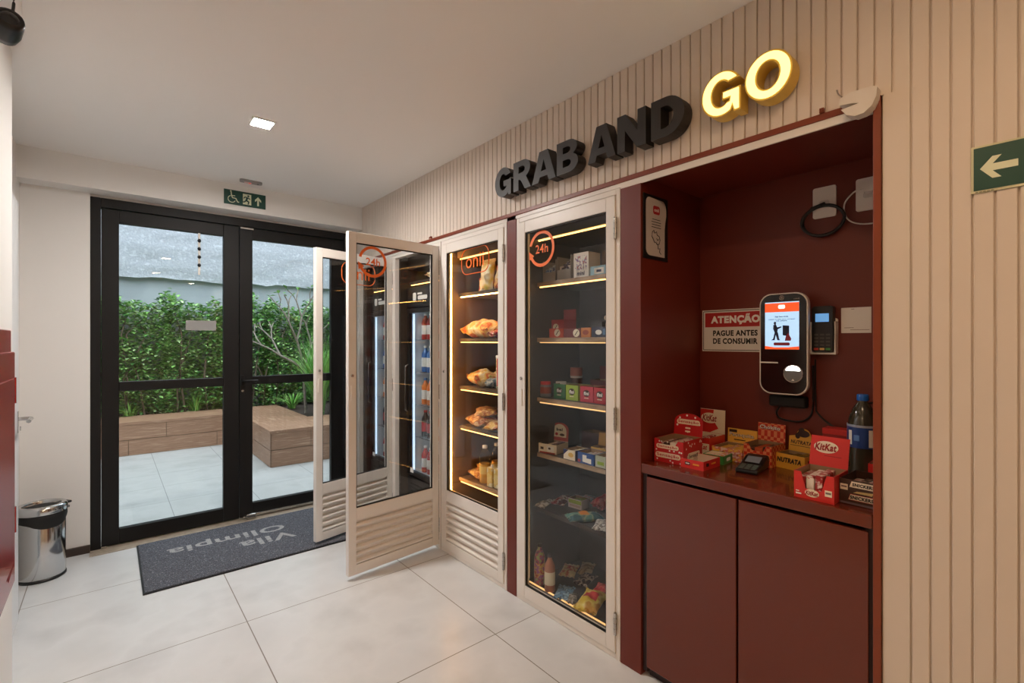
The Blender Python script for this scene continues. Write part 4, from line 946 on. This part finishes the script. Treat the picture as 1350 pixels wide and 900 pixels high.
pillow('snack_bag', 'golden crisp bag on the shelf above the fridge behind the open clock door', 'bag', (1.87, 3.05, 1.831), R(-90), .15, .17, .06, CHIP, False, 0, None)
pillow('snack_bag', 'orange crisp bag on the shelf above the fridge behind the open clock door', 'bag', (1.88, 2.88, 1.831), R(-80), .15, .17, .06, ORB, False, 0, None)

# ------------------------------------------------------------------ goods in the glass cabinet beside the niche
G4 = 'goods in the glass cabinet beside the niche'
def pf(nm, c, **k): return mat(nm, c, .45, **k)
BLUEW = pm('print_blue_white', (226, 222, 214), [(80, 90, 160), (200, 130, 110)], 70, lo=.5, hi=.62)
z = 1.691
def clear_bin(label, y, w, h, fillm, front, x=1.83):
    e = empty('counter_bin', (x, y, z), RZ); tag(e, label, 'container', G4)
    mb = MB(); mb.box(-w / 2, w / 2, 0, .003, .0, h * .45); mb.box(-w / 2, -w / 2 + .003, 0, .1, 0, h); mb.box(w / 2 - .003, w / 2, 0, .1, 0, h); mb.box(-w / 2, w / 2, .097, .1, 0, h); mb.box(-w / 2, w / 2, 0, .1, 0, .003)
    mb.build('holder', front, e)
    for k in range(3):
        mb = MB(); mb.box(-w / 2 + .006, w / 2 - .006, .012 + k * .026, .03 + k * .026, .004, h * (.62 + .12 * k)); mb.build('sachet', fillm, e, bev=.006)
clear_bin('grey clear bin with blue sachets on the top shelf', 1.866, .1, .12, pm('sachet_blue', (70, 110, 170), [(200, 210, 220), (40, 60, 110)], 40), mat('smoke_plastic', (150, 146, 140), .3))
clear_bin('grey clear bin with white sachets on the top shelf', 1.756, .1, .13, pm('sachet_white', (206, 200, 196), [(90, 100, 150), (60, 50, 60)], 50), mat('smoke_plastic', (150, 146, 140), .3))
carton('mint_box', 'white box with blue and orange print on the top shelf', (1.83, 1.637, z), RZ, .1, .09, .13, PAPER, notch=False, group=G4, inner=PAPER, txt=[('f', rect(.078, .07, 0, .078), BLUEW), ('t', 'mini', 0, .025, .05, .02, .03, .1, mat('ink_navy', (40, 44, 90), .5))])
carton('wet_wipe_box', 'pale blue tray with brown tall back on the top shelf', (1.83, 1.52, z), RZ, .11, .09, .05, mat('card_pale_blue', (150, 190, 206), .5), .14, head_m=mat('card_brown', (104, 84, 66), .6), notch=False, group=G4, lean=1, txt=[('f', rect(.06, .03, 0, .025), WHITEINK), ('f', rect(.03, .012, 0, .025), mat('ink_navy', (40, 44, 90), .5))])
z = 1.391
PINKC = mat('card_rose', (176, 70, 78), .45); DKR = mat('card_wine', (110, 40, 46), .45)
def slash(cx, cz): return [('f', oval(cx, cz, .022, .02), CREAM), ('f', [(cx - .012, cz - .012), (cx - .006, cz - .012), (cx + .014, cz + .012), (cx + .008, cz + .012)], DBR)]
carton('protein_bar_box', 'rose carton with tall back and oval print on the second shelf', (1.90, 1.885, z), RZ, .12, .1, .1, PINKC, .16, head_m=PINKC, notch=False, group=G4, lean=0, txt=slash(0, .058))
carton('protein_bar_box', 'low rose tray in front of the tall rose carton on the second shelf', (1.815, 1.80, z), RZ, .1, .08, .048, mat('card_coral', (206, 84, 66), .45), notch=False, group=G4, fill=[CREAM], txt=slash(.01, .025))
carton('protein_bar_box', 'low wine-coloured tray in the middle of the second shelf', (1.815, 1.685, z), RZ, .115, .08, .045, DKR, notch=False, group=G4, fill=[CREAM], txt=slash(.03, .022))
carton('protein_bar_box', 'small orange tray on the second shelf', (1.815, 1.592, z), RZ, .062, .08, .048, mat('card_orange', (196, 120, 60), .45), .0, notch=False, group=G4, fill=[BAR_D], txt=[('f', oval(0, .024, .02, .012), mat('card_rust', (150, 60, 30), .45))])
carton('protein_bar_box', 'dark carton with round white emblem behind the orange tray', (1.91, 1.61, z), RZ, .085, .09, .08, mat('card_dark', (46, 44, 46), .45), .125, notch=False, group=G4, arch=1, lean=1, head_txt=[('f', oval(.005, .024, .02, .015), CREAM)])
carton('protein_bar_box', 'dark blue carton with white oval on the second shelf', (1.815, 1.51, z), RZ, .09, .08, .05, mat('card_navy', (36, 40, 70), .45), notch=False, group=G4, fill=[BAR_D], txt=[('f', oval(.0, .024, .02, .012), WHITEINK), ('f', rect(.015, .03, .034, .026), mat('card_sky', (90, 130, 170), .45))])
carton('cookie_box', 'beige carton with arched back behind the dark blue one', (1.91, 1.50, z), RZ, .09, .09, .07, mat('card_beige', (196, 164, 110), .45), .14, notch=False, group=G4, arch=1, lean=1, head_txt=[('f', oval(.01, .03, .024, .022), DBR)])
z = 1.066
for i, (x, y, t) in enumerate(((1.84, 1.905, 'small jar with red label on the third shelf'), (1.90, 1.845, 'small grey jar beside the red labelled jar on the third shelf'))):
    e = empty('candy_jar', (x, y, z)); tag(e, t, 'jar', G4)
    mb = MB(); mb.lathe([(.028, 0), (.031, .006), (.031, .06), (.026, .07)], n=20); mb.build('jar_body', mat('jar_clear', (130, 124, 120), .3), e)
    mb = MB(); mb.lathe([(.0315, .02), (.0315, .055)], n=20, cap=False); mb.build('wrapper', mat('card_rust', (150, 60, 30), .45) if i == 0 else mat('smoke_plastic', (150, 146, 140), .3), e)
    mb = MB(); mb.lathe([(.029, .068), (.029, .085)], n=20); mb.build('lid', PAPER if i else KRED, e)
for y, c, t in ((1.79, (46, 122, 76), 'green box on the third shelf'), (1.7, (150, 180, 60), 'lime box on the third shelf'), (1.6, (196, 66, 84), 'pink box on the third shelf'), (1.515, (190, 46, 60), 'red box beside the pink one on the third shelf')):
    cm = mat('card_%d' % c[1], c, .45)
    carton('fruit_snack_box', t, (1.83, y, z), R(-91), .086 if y > 1.55 else .075, .1, .078, cm, notch=False, group=G4, fill=[cm], txt=[('f', oval(0, .044, .022, .017), DBR), ('t', 'fini', 0, .044, .034, .018, .05, .1, WHITEINK), ('f', rect(.03, .004, 0, .02), CREAM)])
carton('chewing_gum_box', 'tall wine-coloured carton behind the pink box on the third shelf', (1.98, 1.645, z), RZ, .12, .08, .1, DKR, .17, notch=False, group=G4, lean=1)
for y, t in ((1.81, 'brown jar with pale lid behind the green box'), (1.545, 'brown jar with pale lid behind the red box')):
    e = empty('spread_jar', (1.985, y, z)); tag(e, t, 'jar', G4)
    mb = MB(); mb.lathe([(.03, 0), (.036, .008), (.036, .09), (.03, .105)], n=20); mb.build('jar_body', mat('jar_brown', (70, 40, 30), .3), e)
    mb = MB(); mb.lathe([(.033, .103), (.033, .11), (.036, .115)], n=20); mb.build('neck', PAPER, e)
    mb = MB(); mb.lathe([(.034, .112), (.034, .16)], n=20); mb.build('lid', mat('lid_rust', (170, 100, 84), .4), e)
z = .766
carton('cookie_box', 'beige carton with red base and white arched header on the fourth shelf', (1.81, 1.86, z), R(-78), .115, .12, .05, CREAM, .15, head_m=mat('card_red_soft', (180, 60, 54), .45), arch=1, notch=False, group=G4, lean=6, fill=[BAR_D, CREAM], fill_n=3,
       txt=[('f', rect(.045, .03, .02, .026), WHITEINK), ('f', oval(.014, .028, .008, .006), DBR), ('f', rect(.1, .008, 0, .004), mat('card_red_soft', (180, 60, 54), .45)), ('f', rect(.02, .014, -.034, .026), DBR)], head_txt=[('f', [(-.045, .02), (.045, .02), (.045, .05)] + arc(0, .05, .045, .042, 0, 180, 12)[1:-1] + [(-.045, .05)], CREAM), ('t', 'bel', 0, .062, .04, .016, .05, 0, DBR), ('f', oval(-.018, .036, .01, .008), mat('card_46', (46, 90, 56), .5)), ('f', oval(.018, .034, .016, .007), DBR)])
carton('biscuit_box', 'cream and navy tray in the middle of the fourth shelf', (1.80, 1.69, z), RZ, .08, .1, .05, CREAM, notch=False, group=G4, fill=[CREAM], txt=[('f', [(-.04, .02), (-.005, .05), (-.04, .05)], mat('ink_navy', (40, 44, 90), .5)), ('f', oval(.012, .026, .018, .012), mat('card_amber', (222, 180, 90), .45))], side_m=mat('card_navy', (36, 40, 70), .45))
carton('biscuit_box', 'blue tray with white panel on the fourth shelf', (1.795, 1.575, z), RZ, .105, .1, .055, mat('card_blue', (44, 84, 150), .45), notch=False, group=G4, fill=[BAR_W], txt=[('f', [(-.02, .01), (.036, .006), (.036, .03), (.006, .03), (.006, .044), (-.02, .044)], WHITEINK), ('f', oval(-.042, .012, .01, .008), mat('card_rose', (176, 70, 78), .45))])
carton('biscuit_box', 'pale green and white tray on the fourth shelf', (1.80, 1.485, z), RZ, .065, .1, .055, mat('card_mint', (186, 196, 176), .45), notch=False, group=G4, fill=[CREAM], txt=[('f', rect(.04, .016, 0, .02), mat('card_lime', (150, 180, 60), .45))])
carton('cracker_box', 'golden carton with raised back behind the blue tray', (1.915, 1.585, z), R(-84), .11, .07, .06, mat('card_gold', (214, 172, 96), .45), .125, notch=False, group=G4, lean=8, fill=[BREAD])
carton('chocolate_box', 'dark maroon carton at the back of the fourth shelf', (2.0, 1.70, z), RZ, .17, .09, .11, mat('card_maroon', (70, 36, 44), .45), notch=False, group=G4, fill=[mat('card_maroon', (70, 36, 44), .45)])
carton('chocolate_box', 'tall maroon carton behind the golden one on the fourth shelf', (2.0, 1.54, z), RZ, .12, .09, .17, mat('card_plum', (84, 40, 48), .45), notch=False, group=G4, fill=[mat('card_plum', (84, 40, 48), .45)])
z = .466
def pack(label, x, y, zz, rz, w, l, h, m, band=None): pillow('snack_pack', label, 'packet', (x, y, zz), R(rz), w, l, h, m, False, 0, G4, band)
pack('plain silver packet lying on the fifth shelf', 1.84, 1.92, z, -70, .08, .13, .025, pm('pack_silver', (200, 190, 176), [(120, 110, 100), (230, 226, 220)], 30, rough=.25))
pack('dark red and white packet on the fifth shelf', 1.95, 1.88, z, -70, .08, .15, .03, pm('pack_red_white', (150, 40, 46), [(220, 206, 200), (90, 30, 36)], 20))
pack('grey packet behind the dark red packet on the fifth shelf', 2.05, 1.80, z, -80, .08, .14, .03, pm('pack_grey', (120, 120, 116), [(170, 90, 90), (70, 66, 66)], 20))
pack('teal and orange packet at the front of the fifth shelf', 1.835, 1.62, z, -120, .09, .16, .04, pm('pack_teal', (90, 140, 130), [(150, 170, 140), (60, 100, 110)], 14), mat('pack_orange_patch', (226, 140, 60), .4))
pack('white striped packet at the front of the fifth shelf', 1.83, 1.5, z, -60, .08, .12, .03, pm('pack_white', (214, 206, 196), [(90, 80, 76), (230, 226, 220)], 40))
pack('bright red puffed packet at the back of the fifth shelf', 2.06, 1.66, z, -90, .1, .15, .07, pm('pack_scarlet', (200, 44, 50), [(230, 120, 110), (150, 20, 30)], 20))
carton('sponge_box', 'lime and white box on the fifth shelf', (1.93, 1.77, z), R(-84), .09, .07, .05, PAPER, notch=False, group=G4, fill=[mat('card_lime', (170, 190, 70), .45)], txt=[('f', rect(.084, .02, 0, .036), mat('card_lime', (170, 190, 70), .45)), ('f', rect(.07, .01, 0, .014), mat('card_sand', (206, 190, 176), .5))])
z = .0812
small_bottle('tall dark spray can with floral print on the cabinet floor', pm('can_floral', (92, 60, 84), [(190, 80, 70), (120, 90, 130), (150, 160, 90)], 40), BLACK, pm('can_band', (170, 60, 60), [(206, 170, 80), (150, 80, 130)], 40), (1.755, 1.862, z), .215, .029, G4, 'can', 'spray_can')
small_bottle('cream bottle with dark cap on the cabinet floor', mat('bottle_tan', (170, 110, 84), .4), mat('cap_grey', (70, 66, 70), .4), mat('label_cream', (226, 214, 186), .4), (1.745, 1.775, z), .19, .028, G4)
pack('pale yellow packet at the back of the cabinet floor', 1.96, 1.84, z, -60, .09, .13, .03, pm('pack_pale_yellow', (206, 190, 130), [(180, 70, 60), (220, 206, 160)], 18))
pack('beige packet behind the pale yellow one on the cabinet floor', 2.05, 1.79, z, -60, .08, .13, .03, pm('pack_beige', (186, 160, 120), [(130, 104, 70), (206, 190, 150)], 20))
pack('dark packet with white print on the cabinet floor', 1.955, 1.715, z, -75, .08, .13, .03, pm('pack_dark', (70, 58, 56), [(206, 190, 170), (44, 40, 40)], 26))
pack('red packet behind the yellow sponge bag on the cabinet floor', 1.92, 1.575, z, -70, .09, .12, .04, pm('pack_scarlet', (200, 44, 50), [(230, 120, 110), (150, 20, 30)], 20))
pack('blue blister packet with dark print at the front of the cabinet floor', 1.775, 1.70, z, -60, .09, .12, .02, pm('pack_blue', (110, 150, 180), [(60, 76, 96), (150, 180, 200)], 40))
pack('yellow sponge bag at the front of the cabinet floor', 1.79, 1.535, z, -70, .12, .18, .06, pm('bag_yellow', (226, 196, 60), [(240, 220, 120), (206, 150, 40)], 14), mat('bag_red_patch', (206, 60, 60), .4))
pack('small clear packet beside the yellow sponge bag', 1.765, 1.635, z, -50, .05, .08, .02, pm('pack_clear', (130, 120, 104), [(190, 180, 170), (90, 84, 76)], 30))
# ------------------------------------------------------------------ outside
OZ = -.02
PATIO = tile_mat('patio_tiles', (180, 180, 178), [(188, 188, 186), (172, 172, 170)], (150, 150, 148), .395, .62, 4.56, .56, .006, .45)
struct(bx(-3, 6, 4.3, 10, OZ - .1, OZ).build('patio_floor', PATIO), 'pale stone tile patio outside the glass door')
struct(bx(-3, 6, 8.62, 8.8, OZ, 5).build('wall_garden', mat('garden_wall', (176, 182, 188), .8, col2=(164, 170, 177), scale=3)), 'smooth grey garden wall behind the hedge')
STUC = mat('stucco', (176, 180, 186), .9, col2=[(162, 166, 172), (190, 194, 200)], scale=22, detail=5, lo=.3, hi=.7, bump=1.0, bscale=34)
mb = MB(); nx, nz = 60, 40; rs = random.Random(5)
vs = [(-3 + 9 * i / nx, 8.52 + rs.uniform(-.02, .02), 2.28 + (rs.uniform(-.02, .02) if j == 0 else 0) + 2.72 * j / nz) for j in range(nz + 1) for i in range(nx + 1)]
mb.add(vs, [(j * (nx + 1) + i, j * (nx + 1) + i + 1, (j + 1) * (nx + 1) + i + 1, (j + 1) * (nx + 1) + i) for j in range(nz) for i in range(nx)], 0, True)
mb.box(-3, 6, 8.545, 8.62, 2.3, 5)
struct(mb.build('wall_garden_stucco', STUC), 'rough pale stucco upper wall in the garden')
mb = MB(); mb.box(-3.1, -3, 4.4, 8.8, OZ, 5); mb.box(6, 6.1, 4.4, 8.8, OZ, 5); struct(mb.build('wall_garden_side', mat('garden_wall', (176, 182, 188), .8)))
mb = MB(); mb.box(-3, 6, 4.28, 4.4, 2.4, 3.4); mb.box(-3, -.1, 4.3, 4.4, OZ, 3.4); mb.box(1.64, 6, 4.3, 4.4, OZ, 3.4); struct(mb.build('wall_facade', WHITE))

# planter bench faced with wood tiles
WT = wood_tile_mat('wood_tile', 0); WT2 = wood_tile_mat('wood_tile_across', 1); GAP = mat('tile_joint', (120, 98, 78), .7)
pb = empty('planter_bench', (1.35, 5.74, OZ)); tag(pb, 'L-shaped wood-tiled planter bench along the garden wall', 'bench')
mb = MB(); TZ = .405
# long bench along the wall: front Y 7.47; seat block: X from 1.35, Y from 5.74
def bench_local(x0, x1, y0, y1, z0, z1, m=0): mb.box(x0 - 1.35, x1 - 1.35, y0 - 5.74, y1 - 5.74, z0, z1, m)
bench_local(-2.9, 1.36, 7.47, 7.5, 0, TZ - .03); mb1 = mb
for z0, z1, off in ((0.004, .185, .3), (.193, TZ - .032, -.25)):
    x = -2.9 + off
    while x < 1.35:
        bench_local(max(x, -2.9), min(x + .92, 1.352), 7.462, 7.47, z0, z1, 1); x += .926
bench_local(-2.9, 1.36, 7.458, 8.1, TZ - .03, TZ, 1)
mb.build('wall_bench', [GAP, WT], pb)
mb = MB()
bench_local(1.36, 1.99, 5.75, 8.1, 0, TZ - .03); bench_local(1.99, 5.9, 5.75, 6.55, 0, TZ - .03)
for z0, z1, off in ((0.004, .185, .1), (.193, TZ - .032, .5)):
    y = 5.75 - off
    while y < 7.47:
        bench_local(1.352, 1.36, max(y, 5.742), min(y + .92, 7.46), z0, z1, 2); y += .926
    x = 1.36 - off
    while x < 5.9:
        bench_local(max(x, 1.354), min(x + .92, 5.9), 5.742, 5.75, z0, z1, 1); x += .926
y = 5.736
while y < 8.1:
    bench_local(1.346, 1.99, y, min(y + .196, 8.1), TZ - .03, TZ, 2); y += .2
bench_local(1.99, 5.9, 5.736, 6.55, TZ - .03, TZ, 1)
mb.build('seat_block', [GAP, WT, WT2], pb)
mb = MB(); bench_local(-2.9, 1.98, 8.1, 8.6, 0, TZ - .04); bench_local(2.0, 5.9, 6.56, 8.6, 0, TZ - .04)
mb.build('soil', mat('soil', (62, 48, 38), .95, col2=(44, 34, 28), scale=40), pb)

# plants
LEAF = mat('hedge_leaf', (66, 122, 62), .4, col2=[(96, 152, 76), (128, 182, 92), (164, 210, 124), (204, 230, 172)], lo=.15, hi=.95, island=True)
BARK = mat('bark', (112, 96, 80), .8, col2=(84, 70, 58), scale=30)
def leaf_cloud(mb, rnd, pts, size):
    for p in pts:
        a = rnd.uniform(0, 6.28); el = rnd.uniform(-.5, .7); s = size * rnd.uniform(.6, 1.3)
        d = Vector((math.cos(a) * math.cos(el), math.sin(a) * math.cos(el), math.sin(el)))
        sd = d.cross(Vector((0, 0, 1))).normalized() * s * .34; n = sd.cross(d).normalized() * s * .12
        p = Vector(p)
        mb.add([p, p + d * s * .5 + sd + n, p + d * s, p + d * s * .5 - sd + n], [(0, 1, 2), (0, 2, 3)])
def hedge_mesh(seed, w, d, h):
    rnd = random.Random(seed); pts = []
    tops = [(rnd.uniform(-w / 2, w / 2), rnd.uniform(.0, .28), rnd.uniform(.04, .08)) for _ in range(6)]
    n = 0
    while len(pts) < 5200:
        x, y, z = rnd.uniform(-w / 2, w / 2), rnd.uniform(-d / 2, d / 2), rnd.uniform(.0, 1.0) ** .9 * (h + .25)
        edge = h - .12 + max([t[1] * max(0, 1 - abs(x - t[0]) / t[2] * .5) for t in tops] + [0])
        front = -d / 2 + .06 * math.sin(x * 9 + z * 7 + seed) + .05 * math.sin(z * 13 + x * 4)
        if z > edge or y < front: continue
        pts.append((x, y, z))
    mb = MB(); leaf_cloud(mb, rnd, pts, .066); return mb
gx = [-1.65, -1.0, -.35, .3, .95, 1.6, 2.25, 2.9, 3.55]
hm = []
for i, x in enumerate(gx):
    e = empty('hedge_shrub', (x, 8.26, .365)); tag(e, 'bushy green hedge shrub growing from the planter against the garden wall', 'shrub', 'hedge along the garden wall')
    if i < 3: o = hedge_mesh(20 + i, .74, .4, 1.62).build('foliage', LEAF, e); hm.append(o)
    else: o = hm[i % 3].copy(); COL.objects.link(o); o.parent = e
    rnd = random.Random(i)
    for k in range(3):
        mb = MB(); x0 = rnd.uniform(-.25, .25); mb.tube([(x0, -.1, 0), (x0 + rnd.uniform(-.08, .08), -.15, .5), (x0 + rnd.uniform(-.2, .2), -.1, 1.1), (x0 + rnd.uniform(-.2, .2), 0, 1.5)], [.014, .012, .009, .004], 6)
        mb.build('stem', BARK, e)
def blade_clump(name, label, loc, n, h, spread, m, seed, cat, wd=.012):
    e = empty(name, loc); tag(e, label, cat); rnd = random.Random(seed); mb = MB()
    for i in range(n):
        a = rnd.uniform(0, 6.28); r0 = rnd.uniform(0, .06); L = h * rnd.uniform(.7, 1.1); sp = spread * rnd.uniform(.2, 1.1); c, s = math.cos(a), math.sin(a)
        pts = []
        for k in range(7):
            t = k / 6; rad = r0 + sp * t ** 1.8; zz = L * (t - .32 * t ** 3 * (sp / spread))
            pts.append((c * rad, s * rad, zz))
        vs = []
        for k, p in enumerate(pts):
            ww = wd * (1 - (k / 6) ** 2) * .5 + .0006; vs += [(p[0] - s * ww, p[1] + c * ww, p[2]), (p[0] + s * ww, p[1] - c * ww, p[2])]
        mb.add(vs, [(2 * k, 2 * k + 1, 2 * k + 3, 2 * k + 2) for k in range(6)], 0, True)
    mb.build('blades', m, e)
BL = mat('grass_blade', (96, 160, 66), .4, col2=[(136, 200, 92), (180, 224, 128), (84, 140, 66)], lo=.2, hi=.9, island=True)
blade_clump('ornamental_grass', 'tall bright green grass clump rising from the planter corner', (2.22, 6.78, .36), 230, 1.22, .62, BL, 3, 'plant', .016)
blade_clump('ornamental_grass', 'second tall bright green grass clump, away from the planter corner', (2.62, 6.74, .36), 160, 1.2, .55, BL, 8, 'plant', .016)
blade_clump('lily_clump', 'low strappy-leaved plant in the hedge bed beside the seat block', (.93, 8.14, .36), 60, .3, .26, BL, 4, 'plant', .016)
blade_clump('lily_clump', 'low strappy-leaved plant in the hedge bed, away from the seat block', (.2, 8.14, .36), 46, .22, .24, BL, 5, 'plant', .016)
blade_clump('lily_clump', 'low leafy plant beside the seat corner', (2.12, 7.7, .36), 60, .26, .3, BL, 6, 'plant', .018)
# bare-branched frangipani
e = empty('frangipani_tree', (2.12, 7.05, .36)); tag(e, 'small tree with bare forking pale branches rising from the planter', 'tree')
FB = mat('pale_bark', (150, 140, 128), .7, col2=(120, 110, 98), scale=30)
mb = MB(); rnd = random.Random(12); tips = []
def branch(p, d, L, r, lev):
    q = p + d * L; mid = p + d * L * .5 + Vector((rnd.uniform(-.02, .02), rnd.uniform(-.02, .02), .01))
    mb.tube([p, mid, q], [r, r * .9, r * .82], 6)
    if lev == 0: tips.append((q, d)); return
    for s in (-1, 1):
        dd = (d + Vector((s * rnd.uniform(.35, .6), rnd.uniform(-.4, .4), rnd.uniform(.1, .35)))).normalized()
        branch(q, dd, L * rnd.uniform(.62, .8), r * .78, lev - 1)
p0 = Vector((0, 0, 0)); branch(p0, Vector((-.05, 0, 1)).normalized(), .62, .022, 0)
branch(Vector((-.03, 0, .62)), Vector((-.75, .1, .5)).normalized(), .36, .018, 3)
branch(Vector((-.03, 0, .62)), Vector((-.25, -.1, 1)).normalized(), .42, .018, 3)
branch(Vector((-.03, 0, .62)), Vector((.3, .1, .9)).normalized(), .36, .017, 2)
mb.build('branches', FB, e)
mb = MB(); pts = []
for q, d in tips[1:]:
    for k in range(3): pts.append(q + d * .01 * k)
leaf_cloud(mb, rnd, pts, .07); mb.build('young_leaves', BL, e)

# ------------------------------------------------------------------ light of the day, exposure
w = bpy.data.worlds.new('overcast'); S.world = w; w.use_nodes = True
nt = w.node_tree; bg = nt.nodes['Background']
bg.inputs['Color'].default_value = (.86, .93, 1.0, 1); bg.inputs['Strength'].default_value = 2.8
S.view_settings.view_transform = 'Standard'; S.view_settings.look = 'None'
S.view_settings.exposure = .55; S.view_settings.gamma = 1; S.view_settings.use_curve_mapping = False
S.cycles.use_denoising = True; S.cycles.max_bounces = 12; S.cycles.diffuse_bounces = 6; S.cycles.glossy_bounces = 4; S.cycles.transparent_max_bounces = 24; S.cycles.transmission_bounces = 6
S.cycles.sample_clamp_indirect = 6
S.cycles.caustics_reflective = False; S.cycles.caustics_refractive = False

for o in S.objects:
    if o.parent is None and o.get('category') and not o.get('kind'): o['kind'] = 'thing'
